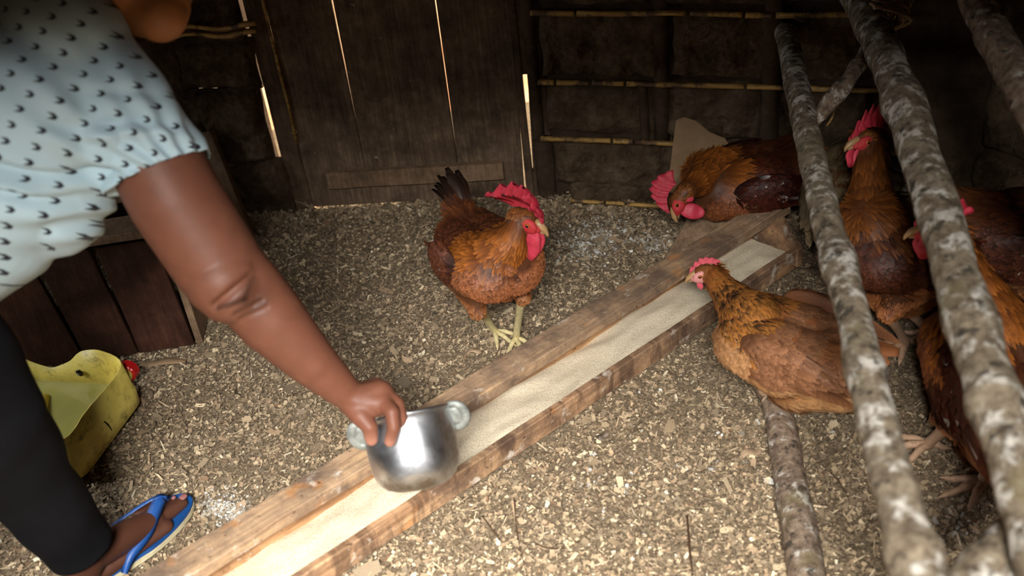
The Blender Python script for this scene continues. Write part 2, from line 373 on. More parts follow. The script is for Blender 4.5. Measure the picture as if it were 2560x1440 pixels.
# mud blocks
def mud_block(o, ax, W, Hh, T, parent, seed, m='mud', amp=.026, name='mud_block'):
    nrm = Vector((ax.y, -ax.x, 0))    # towards the room
    nx = max(4, int(W/.008)); nz = max(4, int(Hh/.008)); bm = bmesh.new(); g = []
    for j in range(nz+1):
        row = []
        for i in range(nx+1):
            u = i/nx; v = j/nz; ed = min(u*W, (1-u)*W, v*Hh, (1-v)*Hh)
            e = 1-math.exp(-ed/.007)
            p = o+ax*(u*W)+Z*(v*Hh); q = p*1.0+Vector((seed*3.1, seed, 0))
            d = T*e*(.72+.30*noise.noise(q*6)) + e*(amp*noise.noise(q*17)+amp*.6*abs(noise.noise(q*38))+amp*.35*noise.noise(q*90))
            bx = .010*noise.noise(q*16+Vector((9, 0, 0))); bz = .009*noise.noise(q*16+Vector((0, 9, 4)))
            row.append(bm.verts.new(p+nrm*d+ax*bx*(1 if ed < .02 else .4)+Z*bz*(1 if ed < .02 else .4)))
        g.append(row)
    for j in range(nz):
        for i in range(nx): bm.faces.new((g[j][i], g[j][i+1], g[j+1][i+1], g[j+1][i]))
    return from_bm(name, bm, M[m], parent)
def slab(name, o, ax, L, T, z0, z1, m):
    nrm = Vector((ax.y, -ax.x, 0)); bm = bmesh.new(); beam(bm, o-nrm*T+Z*z0, ax, nrm, Z, L, T, z1-z0)
    return tag(from_bm(name, bm, M[m], smooth=False), kind='structure')
# right part of the back wall, turned towards the camera
W2 = ang(-20.5); N2 = Vector((W2.y, -W2.x, 0)); O2 = Vector((.118, 2.502, 0))
def D2(s, z=0., off=0.): return O2+W2*s+N2*off+Z*z
wb = slab('wall_back', D2(.035), W2, 1.15, .12, -.05, 1.9, 'dark_mud')
WB = .012
blocks = [  # s, z, w, h, thick
 (.05, .055, .285, .13, .030), (.10, -.04, .36, .095, .060), (.345, .055, .28, .13, .020),
 (.045, .212, .275, .135, .030), (.365, .215, .215, .14, .026), (.64, .20, .20, .15, .02),
 (.04, .375, .30, .165, .026), (.38, .38, .25, .155, .024), (.67, .38, .2, .15, .022), (.045, .565, .26, .16, .025), (.345, .565, .27, .16, .022), (.66, .57, .25, .15, .02),
 (.86, .0, .2, .17, .02), (.60, -.03, .26, .2, .02)]
for i, (s, z, w, h, t) in enumerate(blocks): mud_block(D2(s-WB, z-.006), W2, w+2*WB, h+.012, t, wb, i)
for s, z0, z1, off, r in ((.345, .19, 1.0, .012, .020), (.615, .03, .60, .012, .024), (.02, -.02, .19, .022, .026), (.005, .05, 1.4, .010, .016), (.30, .19, .36, .02, .013)):
    pp = [D2(s+.004*noise.noise(Vector((k, s*9, 0))), z0+(z1-z0)*k/8, off) for k in range(9)]; bm = bmesh.new(); tube(bm, pp, [r]*9, 10, .12, seed=s*10); from_bm('wall_post', bm, M['dark_mud'], wb)
def bamboo_run(z, s0, s1, cuts, r, off=.034):
    s = s0
    for c in cuts+[s1]:
        e = c-.008; k = 9
        if e-s > .02:
            pp = []; rr = []
            for i in range(k+1):
                t = s+(e-s)*i/k; pp.append(D2(t, z+.006*noise.noise(Vector((t*4, z*9, 1))), off)); rr.append(r*(.92+.08*(i % 3 == 0)))
            bm = bmesh.new(); tube(bm, pp, rr, 8, .08, squash=1., seed=z); from_bm('bamboo_strip', bm, M['bamboo'], wb)
        s = c
bamboo_run(.545, .02, .92, [.14, .42, .55, .62], .0075)
bamboo_run(.362, .025, .95, [.075, .17, .26, .56], .0075)
bamboo_run(.199, .02, .80, [.22, .28], .0078, .036)
bamboo_run(.030, .10, .50, [.20, .26, .38], .0060, .066)
# loose litter heaped against the foot of the wall
# left mud pillar
wl = slab('wall_back', D1(-1.75, 0, .02), W1, 1.281, .035, -.05, .372, 'dark_mud')
for s0, L_, z0, z1 in ((-1.75, 1.290, .402, 1.9), (-1.75, 1.115, .37, .404), (-.618, .022, .37, .404), (-.578, .125, .37, .404)):
    bm = bmesh.new(); beam(bm, D1(s0, z0, .02), W1, N1, Z, L_, .035, z1-z0); from_bm('mud_core', bm, M['dark_mud'], wl, smooth=False)
W1n = Vector((W1.y, -W1.x, 0))
for i, (s, z, w, h, t) in enumerate([(-.618, -.02, .182, .190, .045), (-.632, .165, .175, .222, .040), (-.66, .392, .218, .13, .036), (-.66, .51, .208, .12, .034), (-.66, .62, .208, .2, .03), (-.86, .385, .21, .24, .03), (-.88, .16, .255, .23, .03), (-.88, -.02, .27, .19, .03)]):
    b = mud_block(D1(s, z), W1, w, h, t, wl, 20+i)
for s0, s1, z in ((-.63, -.395, .575), (-.62, -.40, .555)):
    pp = [D1(s0+(s1-s0)*k/8, z+.006*math.sin(k), -.055-.002*k) for k in range(9)]; bm = bmesh.new(); tube(bm, pp, .0065, 7, .3); from_bm('bamboo_strip', bm, M['bamboo'], wl)
# side walls, roof
wr = slab('wall_right', Vector((1.14, 2.16, 0)), ang(-66), 2.9, .12, -.05, 1.9, 'dark_mud')
for i in range(10):
    mud_block(Vector((1.14, 2.16, 0))+ang(-66)*(.05+.24*(i % 3))+Z*(.02+.2*(i//3)), ang(-66), .22, .18, .022, wr, 50+i, 'mud')
slab('wall_left', Vector((-1.95, -.2, 0)), ang(90), 2.9, .12, -.05, 1.9, 'dark_mud')
bm = bmesh.new(); beam(bm, Vector((-2.3, -.44, 1.9)), Vector((1, 0, 0)), Vector((0, 1, 0)), Z, 4.6, 3.3, .04); tag(from_bm('ceiling', bm, M['frame_wood'], smooth=False), kind='structure')

# unseen board, no real ceiling, added to shade the right-hand back corner
bm = bmesh.new(); beam(bm, Vector((.36, .60, 1.30)), Vector((1, 0, 0)), Vector((0, 1, 0)), Z, 1.6, 1.50, .03); tag(from_bm('ceiling', bm, M['frame_wood'], smooth=False), kind='structure')
# mud wall beside the open doorway behind the camera
slab('wall_front', Vector((2.3, -.42, 0)), ang(180), 2.10, .10, -.05, 1.94, 'dark_mud')
slab('wall_front', Vector((-.58, -.42, 0)), ang(180), 1.7, .10, -.05, 1.94, 'dark_mud')
# ------------------------------------------------------------------ feed trough
TD = Vector((.798, .602, 0)).normalized(); TR = Vector((TD.y, -TD.x, 0)); TO = Vector((-.151, 1.363, 0))
def T_(a, p, z): return TO+TD*a+TR*p+Z*z
trough = empty('feed_trough', T_(.2, -.06, 0), 'long wooden feeding trough of rough boards lying across the litter floor', 'trough')
A0, A1 = -.80, 1.05
def tr_beam(name, a0, a1, p0, p1, z0, z1, m, jit=.002, seg=30, seed=0, label=None):
    bm = bmesh.new(); beam(bm, T_(a0, p0, z0), TD, TR, Z, a1-a0, p1-p0, z1-z0, jit, seg, seed); bevel(bm, .002, 1)
    o = from_bm(name, bm, m, trough, smooth=False)
    if label: o['label'] = label
tr_beam('side_board', A0, A1, -.013, .004, .002, .054, M['trough_wood'], seed=1)
tr_beam('side_board', A0, A1, -.140, -.124, .002, .100, M['trough_inner'], .001, seed=2)
tr_beam('bottom_board', A0, A1-.01, -.123, -.014, .002, .014, M['trough_inner'], .0005, seed=3)
tr_beam('top_rail', A0-.03, A1+.065, -.130, -.066, .102, .129, M['rail_wood'], .003, seed=4, label='thick grey-brown rail along the higher side')
# end board with a notch
bm = bmesh.new(); prof = [(-.14, .002), (.006, .002), (.006, .054), (-.010, .062), (-.016, .072), (-.030, .075), (-.036, .094), (-.050, .112), (-.060, .122), (-.066, .101), (-.14, .1)]
va = [bm.verts.new(T_(A1+.001, p, z)) for p, z in prof]; vb = [bm.verts.new(T_(A1+.022, p, z)) for p, z in prof]
bm.faces.new(va); bm.faces.new(vb); 
for k in range(len(prof)): bm.faces.new((va[k], va[(k+1) % len(prof)], vb[(k+1) % len(prof)], vb[k]))
bevel(bm, .0015, 1); from_bm('end_board', bm, M['trough_wood'], trough, smooth=False)
# feed meal
bm = bmesh.new(); rows = []; nA = 240; nP = 12
for i in range(nA+1):
    a = A0+.01+(A1-A0-.02)*i/nA; row = []
    for j in range(nP+1):
        t = j/nP; p = -.1245+.1110*t
        z = .043+.009*noise.noise(Vector((a*3.5, t, 0)))+.006*noise.noise(Vector((a*14, t*4, 2))) - .010*max(0, (.35-t))*(1+1.2*noise.noise(Vector((a*6, 0, 7)))) - .014*min(1, max(0, (-a-.05)*4))
        row.append(bm.verts.new(T_(a, p, max(z, .0148))))
    rows.append(row)
for a, b in zip(rows, rows[1:]):
    for j in range(nP): bm.faces.new((a[j], a[j+1], b[j+1], b[j]))
feed = from_bm('feed_meal', bm, M['feed']); tag(feed, 'cream-coloured ground maize meal filling the wooden trough', 'feed', kind='stuff')

# ------------------------------------------------------------------ perches and logs
def log(name, ctrl, m, label, cat, n=8, seg=18, rough=.22, seed=0., knots=(), squash=1., group=None):
    pts, rad = smooth_path(ctrl, n)
    for i in range(len(rad)):
        for (f, k) in knots: rad[i] *= 1+k*math.exp(-((i/len(rad)-f)/.022)**2)
    root = empty(name, pts[len(pts)//2], label, cat, group); bm = bmesh.new(); tube(bm, pts, rad, seg, rough, seed=seed); from_bm('bark', bm, m, root)
    return root
LA = [(Pz(2120, -60, .62)+Vector((.05, .30, 0)), .036), (Pz(2190, 90, .61), .035), (Pz(2250, 235, .60), .033), (Pz(2330, 480, .585), .032), (Pz(2400, 720, .565), .031), (Pz(2470, 940, .545), .031), (Pz(2546, 1160, .52), .032), (Pz(2650, 1480, .50), .036)]
pa = log('perch_pole', LA, M['bark'], 'thickest mottled perch pole, rising from the lower right corner past the dark rooster', 'pole', 10, 24, .10, 1., knots=((.30, .18), (.62, .14), (.75, .2)))
LB = [(Pz(1975, 120, .50)+Vector((.02, .1, 0)), .026), (Pz(2000, 250, .50), .026), (Pz(2035, 420, .50), .025), (Pz(2075, 580, .50), .025), (Pz(2125, 760, .50), .0245), (Pz(2170, 960, .50), .025), (Pz(2225, 1180, .50), .0255), (Pz(2285, 1400, .50), .027), (Pz(2330, 1580, .5), .03)]
pb = log('perch_pole', LB, M['bark'], 'whitish mottled perch pole standing left of the thickest pole, passing behind the light hen', 'pole', 10, 22, .10, 5., knots=((.42, .15), (.6, .1), (.86, .22)))
pb['label'] = 'slimmer whitish perch pole crossing in front of the light brown hen tail'
LC = [(Pz(1905, 955, .035), .024), (Pz(1940, 1010, .033), .027), (Pz(1962, 1120, .030), .029), (Pz(1990, 1280, .029), .030), (Pz(2018, 1440, .028), .032), (Pz(2050, 1620, .028), .032)]
pc = log('log', LC, M['bark_brown'], 'short brown log lying on the litter below the light brown hen', 'log', 8, 20, .09, 9., knots=((.2, .06), (.55, .08)))
bm = bmesh.new(); c = Pz(1943, 1006, .036); t_, s_, u_ = frame(LC[2][0]-LC[1][0])
tube(bm, [c+(s_*math.cos(a)+u_*math.sin(a))*.0275 for a in [math.pi*k/10 for k in range(11)]], .004, 6, .2); o = from_bm('cut_ring', bm, M['leaf'], pc); o['label'] = 'pale cut notch around the log end'
LD = [(Pz(2375, 1535, .44), .038), (Pz(2435, 1478, .44), .039), (Pz(2515, 1403, .44), .040), (Pz(2595, 1328, .44), .040), (Pz(2740, 1198, .44), .042)]
pd_ = log('branch', LD, M['bark'], 'thick grey branch crossing the bottom right corner', 'branch', 6, 18, .15, 12.)
LE = [(Pz(2225, 60, .60)+Vector((0, .03, -.03)), .022), (Pz(2160, 150, .58)+Vector((0, .03, -.03)), .019), (Pz(2100, 225, .54), .017), (Pz(2035, 305, .48), .014)]
pe = log('branch', LE, M['bark_brown'], 'dark short side branch slanting left behind the top of the thickest pole', 'branch', 6, 12, .3, 15.)
bm = bmesh.new(); tube(bm, smooth_path([(Pz(2107, 186, .545)+Vector((-.003, -.03, 0)), .002), (Pz(2093, 240, .52), .002), (Pz(2082, 290, .5), .002), (Pz(2066, 315, .48), .001)], 5)[0], .0022, 6); from_bm('twig', bm, M['bamboo'], pe)
# bast lashing clump at the top of the thickest pole
ls = empty('bast_lashing', Pz(2255, 20, .62), 'frayed bast lashing tied round the top of the thickest perch pole', 'lashing')
for k in range(16):
    a0 = Pz(2180+rnd.uniform(-20, 20), rnd.uniform(-40, 20), .66); a1 = Pz(2265+rnd.uniform(-20, 20), rnd.uniform(-20, 60), .62); a2 = Pz(2225+rnd.uniform(-30, 20), rnd.uniform(60, 110), .56)
    bm = bmesh.new(); p_, _ = smooth_path([(a0, 1), (a1, 1), (a2, 1)], 6); tube(bm, p_, .004, 5, .3); from_bm('strand', bm, M['leaf'], ls)
LF = [(Pz(2400, -80, .75), .03), (Pz(2470, 60, .72), .03), (Pz(2600, 300, .68), .03), (Pz(2720, 560, .62), .03)]
log('pole', LF, M['bark_brown'], 'dim brown pole slanting down in the dark upper right corner', 'pole', 6, 14, .15, 18.)
# trestle that carries the perches, below and behind the camera's frame
cb = empty('perch_trestle', (.45, .42, .42), 'rough crossbeam on two posts carrying the near ends of the perch poles', 'trestle')
bm = bmesh.new(); tube(bm, [Vector((.20, .52, .44)), Vector((.5, .47, .43)), Vector((.85, .40, .43))], [.03]*3, 12, .1); from_bm('crossbeam', bm, M['bark_brown'], cb)
for x, y in ((.24, .51), (.80, .41)): bm = bmesh.new(); tube(bm, [Vector((x, y, -.02)), Vector((x, y, .2)), Vector((x, y, .42))], [.03]*3, 12, .1); from_bm('post', bm, M['bark_brown'], cb)
# ------------------------------------------------------------------ litter on the floor
def floor_h(x, y):
    fx = np.clip((x+2.3)/4.6*gx, 0, gx-1.001); fy = np.clip((y+1.6)/4.8*gy, 0, gy-1.001); i = fx.astype(int); j = fy.astype(int); u = fx-i; v = fy-j
    return HG[j, i]*(1-u)*(1-v)+HG[j, i+1]*u*(1-v)+HG[j+1, i]*(1-u)*v+HG[j+1, i+1]*u*v
HG = np.empty((gy+1, gx+1))
for j in range(gy+1):
    for i in range(gx+1): HG[j, i] = ground_h(-2.3+4.6*i/gx, -1.6+4.8*j/gy)
PAL = np.array([srgb(*c)[:3] for c in [(162, 142, 114), (140, 120, 94), (192, 172, 140), (106, 90, 72), (78, 64, 50), (214, 194, 160), (178, 150, 120), (150, 124, 98), (232, 218, 190), (120, 106, 88), (50, 44, 38), (112, 80, 58)]])
PAL = PAL*.86+np.array(srgb(208, 186, 152)[:3])*.20; PW = np.array([18, 18, 12, 12, 7, 7, 7, 7, 2.6, 9, 3, 2.]); PW /= PW.sum()
def chips(N, x, y, Lm, col, lift=.004, tilt=.5, asp=(.25, .9)):
    L = Lm*np.exp(rs.normal(0, .42, N)); W = L*rs.uniform(asp[0], asp[1], N)
    yaw = rs.uniform(0, 2*np.pi, N); cy, sy = np.cos(yaw), np.sin(yaw); tx = rs.normal(0, tilt, N).clip(-1.1, 1.1); ty = rs.normal(0, tilt*.7, N).clip(-.9, .9)
    curl = rs.uniform(-.1, .55, N)*L
    A = np.stack([cy*np.cos(ty), sy*np.cos(ty), np.sin(ty)], 1); B0 = np.stack([-sy, cy, np.zeros(N)], 1); Nn = np.cross(A, B0); B = B0*np.cos(tx)[:, None]+Nn*np.sin(tx)[:, None]; Nn = np.cross(A, B)
    c = np.stack([x, y, floor_h(x, y)+rs.uniform(.0, lift, N)+.0015], 1)
    V = np.empty((N, 6, 3))
    for k, (s, w) in enumerate(((-.5, -.5), (-.5, .5), (0, -.5), (0, .5), (.5, -.5), (.5, .5))):
        js = s+rs.uniform(-.14, .14, N); jw = w*rs.uniform(.45 if s else .8, 1.15, N)
        V[:, k] = c+A*(js*L)[:, None]+B*(jw*W)[:, None]+Nn*(curl*(4*s*s-.4)*.5)[:, None]
    V[:, :, 2] = np.maximum(V[:, :, 2], floor_h(V[:, :, 0].ravel(), V[:, :, 1].ravel()).reshape(N, 6)-.001)
    b = (np.arange(N)*6)[:, None]; F = np.concatenate([b+np.array([[0, 1, 3, 2]]), b+np.array([[2, 3, 5, 4]])])
    cc = np.repeat(col*rs.uniform(.8, 1.15, (N, 1)), 6, 0)*rs.uniform(.93, 1.05, (N*6, 1))
    return V.reshape(-1, 3), F, cc
def ok_pos(x, y):
    a = (x-TO.x)*TD.x+(y-TO.y)*TD.y; p = (x-TO.x)*TR.x+(y-TO.y)*TR.y
    inT = (p > -.125) & (p < .002) & (a > A0) & (a < A1+.02)
    w1 = (x-O1.x)*N1.x+(y-O1.y)*N1.y; w2 = (x-O2.x)*N2.x+(y-O2.y)*N2.y
    rw = (x-1.14)*math.sin(math.radians(66))+(y-2.16)*math.cos(math.radians(66))
    return (~inT) & (w1 < .03) & ((w2 > -.02) | (x < .1)) & (rw < -.01)
def field(N, x0, x1, y0, y1):
    x = rs.uniform(x0, x1, N); y = rs.uniform(y0, y1, N); k = ok_pos(x, y); return x[k], y[k]
VV = []; FF = []; CC = []; off = 0
def add_chips(x, y, Lm, **k):
    global off
    N = len(x); col = PAL[rs.choice(len(PAL), N, p=PW)].copy()
    pn = np.array([noise.noise(Vector((a*2.2, b*2.2, 5))) for a, b in zip(x[::1], y[::1])]) if N < 1 else np.sin(x*5+1)*np.sin(y*4.3+.5)*.5
    col *= (1+.12*pn)[:, None]
    fg = np.clip((1.55-y)/.7, 0, 1)*np.clip(1-abs(x-.1)/1.3, 0, 1); col *= (1+.40*fg)[:, None]  # brighter foreground light put into the chip colour, paler towards the camera
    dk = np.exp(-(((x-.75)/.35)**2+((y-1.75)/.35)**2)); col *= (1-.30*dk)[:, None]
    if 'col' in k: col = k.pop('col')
    v, f, c = chips(N, x, y, Lm, col, **k); VV.append(v); FF.append(f+off); CC.append(c); off += len(v)
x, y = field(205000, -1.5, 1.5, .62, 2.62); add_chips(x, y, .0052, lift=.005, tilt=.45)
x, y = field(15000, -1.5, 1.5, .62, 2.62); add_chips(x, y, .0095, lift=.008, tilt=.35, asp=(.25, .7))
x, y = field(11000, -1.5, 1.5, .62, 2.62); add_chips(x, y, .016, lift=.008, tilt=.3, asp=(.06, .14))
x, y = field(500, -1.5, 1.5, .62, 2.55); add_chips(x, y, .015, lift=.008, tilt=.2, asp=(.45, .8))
def patch(px, py, n, sp, Lm, cols, **k):
    c = Pz(px, py, 0); x = rs.normal(c.x, sp, n); y = rs.normal(c.y, sp, n); q = ok_pos(x, y); x, y = x[q], y[q]
    add_chips(x, y, Lm, col=np.array([srgb(*cols[i])[:3] for i in rs.randint(0, len(cols), len(x))]), **k)
WH = [(214, 212, 204), (190, 186, 172), (228, 226, 220), (160, 150, 134)]
patch(1470, 600, 620, .045, .006, WH); patch(1640, 600, 260, .03, .006, WH); patch(1540, 560, 200, .05, .006, WH); patch(545, 1262, 420, .022, .005, WH, tilt=.3); patch(590, 1285, 300, .016, .005, WH, tilt=.3)
patch(1780, 1060, 60, .12, .008, WH); patch(1500, 1170, 50, .08, .008, WH); patch(2400, 1290, 60, .03, .007, WH)
# litter drifted up against the walls
def drift(O, Wd, Nn_, s0, s1, n, hmax):
    global off
    s = rs.uniform(s0, s1, n); t = rs.exponential(.028, n); x = O.x+Wd.x*s+Nn_.x*t; y = O.y+Wd.y*s+Nn_.y*t
    o2 = off; add_chips(x, y, .007, lift=.004, tilt=.7); VV[-1][:, 2] += np.repeat(hmax*np.exp(-t/.035)*rs.uniform(.2, 1, n), 6)
drift(D2(0, 0, .03), W2, N2, 0, .7, 5200, .035); drift(D1(0, 0, -.05), W1, -N1, -.62, -.37, 2400, .035); drift(D1(0, 0, -.01), W1, -N1, -.37, .24, 1800, .010)
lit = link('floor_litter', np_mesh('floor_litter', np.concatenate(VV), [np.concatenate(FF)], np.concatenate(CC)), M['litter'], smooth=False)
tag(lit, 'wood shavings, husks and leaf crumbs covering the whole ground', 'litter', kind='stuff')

# scraps that can be told apart
def scrap(px, py, L, W, yaw, mat_, name, label, cat, group=None):
    c = Pz(px, py, 0); c.z = float(floor_h(np.array([c.x]), np.array([c.y]))[0])+.009
    bm = bmesh.new(); n_ = 7; rows = []; ax = ang(yaw); ay = ang(yaw+90); sd = px*.01
    for i in range(n_+1):
        t = i/n_; w = W*(math.sin(math.pi*(.08+.84*t))**.6)*(1+.3*noise.noise(Vector((t*4, sd, 0)))); row = []
        for j in (-1, 0, 1): row.append(bm.verts.new(c+ax*L*(t-.5)+ay*w*.5*j+Z*(.004*math.sin(t*5+sd)+.003*abs(j)+.004*noise.noise(Vector((t*3, j*2, sd))))))
        rows.append(row)
    for a, b in zip(rows, rows[1:]):
        for j in range(2): bm.faces.new((a[j], a[j+1], b[j+1], b[j]))
    r = from_bm(name, bm, M[mat_]); sm = r.modifiers.new('t', 'SOLIDIFY'); sm.thickness = .0012
    tag(r, label, cat, group); return r
scrap(405, 903, .115, .026, -8, 'cardboard', 'paper_scrap', 'long torn strip of brown paper lying beside the red cap of the yellow container', 'scrap')
scrap(1507, 1095, .030, .020, 20, 'bark_brown', 'leaf_scrap', 'reddish-brown curled leaf scrap on the litter right of the trough middle', 'leaf')
scrap(1185, 883, .034, .018, -10, 'leaf', 'leaf_scrap', 'pale pinkish leaf scrap in front of the middle rooster feet', 'leaf')
scrap(1880, 1130, .045, .018, 10, 'leaf', 'leaf_scrap', 'pale pink leaf scrap left of the short log', 'leaf')
for i in range(9):
    px = rnd.uniform(1050, 1900); py = rnd.uniform(1160, 1430)
    if py < 1300-(px-1050)*.65+60: continue
    scrap(px, py, rnd.uniform(.014, .024), rnd.uniform(.007, .012), rnd.uniform(0, 180), 'leaf', 'leaf_scrap', 'tan leaf scrap lying among the shavings in the right foreground', 'leaf', 'tan leaf scraps in the right foreground')
def twig(pts, r, label):
    P_ = []
    for (px, py, z) in pts: P_.append((Pz(px, py, z+.006), r))
    p_, _ = smooth_path(P_, 6); bm = bmesh.new(); tube(bm, p_, [r*.7*(1-.5*i/len(p_)) for i in range(len(p_))], 6, .3); o = from_bm('twig', bm, M['twig']); tag(o, label, 'twig')
twig([(1285, 1245, .002), (1290, 1310, .004), (1300, 1370, .004), (1318, 1440, .002)], .0016, 'long thin dark twig running to the bottom edge beside the trough')
twig([(1205, 1290, .002), (1228, 1320, .004), (1252, 1352, .002)], .0018, 'short dark twig slanting in the litter left of the long twig')
twig([(1718, 1290, .002), (1724, 1370, .006), (1732, 1440, .004)], .003, 'thick dark stalk at the bottom edge left of the log')
twig([(1945, 640, .004), (1990, 668, .01), (2040, 668, .006)], .0022, 'dark bent twig on the ground beyond the trough end')
twig([(2075, 1180, .004), (2105, 1215, .006), (2128, 1262, .004)], .0016, 'thin twig between the short log and the slim pole')
twig([(1195, 940, .004), (1225, 925, .006), (1262, 893, .004)], .0018, 'thin straw curl touching the near rail below the middle rooster')
twig([(1340, 1360, .002), (1375, 1372, .004), (1412, 1370, .002)], .0020, 'dark twig lying level right of the long twig near the bottom edge')
# straw tuft at the foot of the door's left jamb
st_ = empty('straw_tuft', Pz(775, 520, 0), 'tuft of pale straw at the foot of the left door jamb', 'straw')
for k in range(9):
    a = Pz(782+rnd.uniform(-6, 6), 524, .0); b = Pz(770+rnd.uniform(-45, 15), 505+rnd.uniform(-22, 12), .03); bm = bmesh.new(); tube(bm, [a, (a+b)/2+Z*.008, b], [.0018, .0014, .0006], 5); from_bm('straw', bm, M['leaf'], st_)

# ------------------------------------------------------------------ nest box and boards on the left
nb = empty('nest_box', Pz(480, 860, 0), 'low dark reddish-brown wooden box of upright boards standing behind the bent arm', 'box')
c0 = Pz(487, 858, 0); bx = ang(4); by = ang(94)
w0 = 0
for k, w in enumerate((.135, .125, .16, .20, .2)):
    bm = bmesh.new(); o = c0-bx*(w0+w-.002)+Z*-.005
    lean = .03*(k+.6)+.01; az = (Z*1.0-bx*lean*1.2).normalized()
    beam(bm, o, az, bx, by, .30, w-.004, .016, .0015, 8, k); bevel(bm, .0015, 1); from_bm('plank', bm, M['box_wood'], nb, smooth=False); w0 += w
for k in range(2):
    bm = bmesh.new(); beam(bm, c0+by*(.004+.145*k)+bx*.002+Z*-.005, Z, by, bx, .31, .141, .016, .0015, 8, 9+k); bevel(bm, .0015, 1); o = from_bm('plank', bm, M['plank_wood'], nb, smooth=False)
bm = bmesh.new(); beam(bm, c0-bx*.80+Z*.305-by*.01, bx, by, Z, .82, .09, .02, .002, 10, 4); bevel(bm, .002, 1); from_bm('top_board', bm, M['plank_wood'], nb, smooth=False)
bm = bmesh.new(); beam(bm, c0-bx*.80+Z*.303+by*.19, bx, by, Z, .82, .09, .02, .002, 10, 5); bevel(bm, .002, 1); from_bm('top_board', bm, M['plank_wood'], nb, smooth=False)
# leaning plank between box and mud pillar
lp0 = Pz(618, 590, 0); lp1 = Pd(512, 330, 2.72); bm = bmesh.new(); az = (lp1-lp0); L_ = az.length; az.normalize(); ay = (Vector((1, -.25, 0)) - az*Vector((1, -.25, 0)).dot(az)).normalized(); an_ = az.cross(ay)
beam(bm, lp0-ay*.030, az, ay, an_, L_, .046, .022, .002, 8, 3); bevel(bm, .002, 1); o = from_bm('leaning_plank', bm, M['plank_wood'], smooth=False); tag(o, 'weathered plank leaning on end against the mud wall left of the door', 'plank')

# weathered board and torn cardboard leaning behind the crouching rooster
b0 = Pz(1662, 645, 0); b1 = D2(.56, .20, .055); az = (D2(.56, .19, .07)-Pz(1720, 640, 0)); L_ = az.length; az.normalize(); ay = (W2-az*W2.dot(az)).normalized(); an_ = ay.cross(az)
bm = bmesh.new(); beam(bm, Pz(1662, 645, -.005), az, ay, -an_, L_*.62, .14, .015, .003, 8, 3); bevel(bm, .002, 1); o = from_bm('leaning_board', bm, M['plank_wood'], smooth=False); tag(o, 'broad weathered board leaning below the crouching rooster head, behind the trough', 'board')
o['label'] = 'broad grey weathered board slanting up behind the trough under the crouching rooster'
bm = bmesh.new(); gpts = [(1668, 480), (1690, 300), (1712, 292), (1738, 300), (1775, 330), (1812, 345), (1850, 400), (1860, 480)]
cbv = []; 
def Pwall2(px, py, off): r = ray(px, py); t = ((O2+N2*off-CAM).dot(N2))/r.dot(N2); return CAM+t*r
ctr = Pwall2(1760, 420, .05); cv = bm.verts.new(ctr)
for px, py in gpts: cbv.append(bm.verts.new(Pwall2(px, py, .05+.006*math.sin(px*.05))))
for k in range(len(cbv)): bm.faces.new((cv, cbv[k], cbv[(k+1) % len(cbv)]))
bmesh.ops.subdivide_edges(bm, edges=bm.edges[:], cuts=3, use_grid_fill=True)
for v in bm.verts: v.co += N2*.006*noise.noise(v.co*25)
o = from_bm('cardboard_sheet', bm, M['cardboard'], smooth=False); s_ = o.modifiers.new('t', 'SOLIDIFY'); s_.thickness = .003; tag(o, 'torn sheet of brown cardboard propped against the mud wall behind the crouching rooster', 'cardboard')

# ------------------------------------------------------------------ cut yellow jerrycan with water
def rounded(pts, r, n=5):
    out = []; N = len(pts)
    for i in range(N):
        p = Vector(pts[i]); a = (Vector(pts[i-1])-p); b = (Vector(pts[(i+1) % N])-p); ra = min(r, a.length*.45, b.length*.45); a.normalize(); b.normalize()
        for k in range(n+1): t = k/n; out.append((p+a*ra)*(1-t)**2+p*2*t*(1-t)+(p+b*ra)*t*t)
    return out
jA = Pz(212, 1212, 0); jB = Pz(366, 1002, 0); jd = (jB-jA).normalized(); jn = Vector((-jd.y, jd.x, 0)); jL = (jB-jA).length
corners = [jA, jB, jB+jn*.335-jd*.0, jA+jn*.335]
base = rounded(corners, .035); jc_c = (jA+jB)/2+jn*.165
jc = empty('cut_jerrycan', jc_c, 'yellow plastic jerrycan lying on its side, cut open and holding murky water', 'container')
def rim_h(p): 
    u = (p-jA).dot(jn)/.335; v = (p-jA).dot(jd)/jL
    return .112+.014*noise.noise(p*7)+(.020*math.sin(u*8) if v > .8 else 0)+.004*noise.noise(p*30)+.03*max(0, v-.6)*math.exp(-((u-.25)/.2)**2)*2.0
def ring(inset, zf, zabs=None):
    out = []
    for p in base:
        d = (jc_c-p); d.z = 0; q = p+d.normalized()*inset; q.z = zabs if zabs is not None else rim_h(p)*zf
        out.append(q)
    return out
dense = []
for i in range(len(base)):
    a, b = base[i], base[(i+1) % len(base)]; k = max(1, int((b-a).length/.012))
    for j in range(k): dense.append(a+(b-a)*j/k)
base = dense
bm = bmesh.new(); prof = [(.012, None, .002), (.0, None, .012), (-.002, None, .052), (.001, None, .055), (.006, 1, 0), (.009, 1, 0), (.007, None, .055), (.005, None, .012), (.018, None, .008)]
R_ = []
for ins, f, za in prof:
    rr = ring(ins, 1.0) if f else ring(ins, 1., za); R_.append([bm.verts.new(q) for q in rr])
for a, b in zip(R_, R_[1:]):
    for k in range(len(a)): bm.faces.new((a[k], a[(k+1) % len(a)], b[(k+1) % len(a)], b[k]))
bm.faces.new(R_[0]); bm.faces.new(R_[-1]); from_bm('body', bm, M['yellow'], jc)
bm = bmesh.new(); vs = [bm.verts.new(q) for q in ring(.007, 1., .050)]; bm.faces.new(vs); o = from_bm('water', bm, M['water'], jc, smooth=False); o['label'] = 'still greenish water'
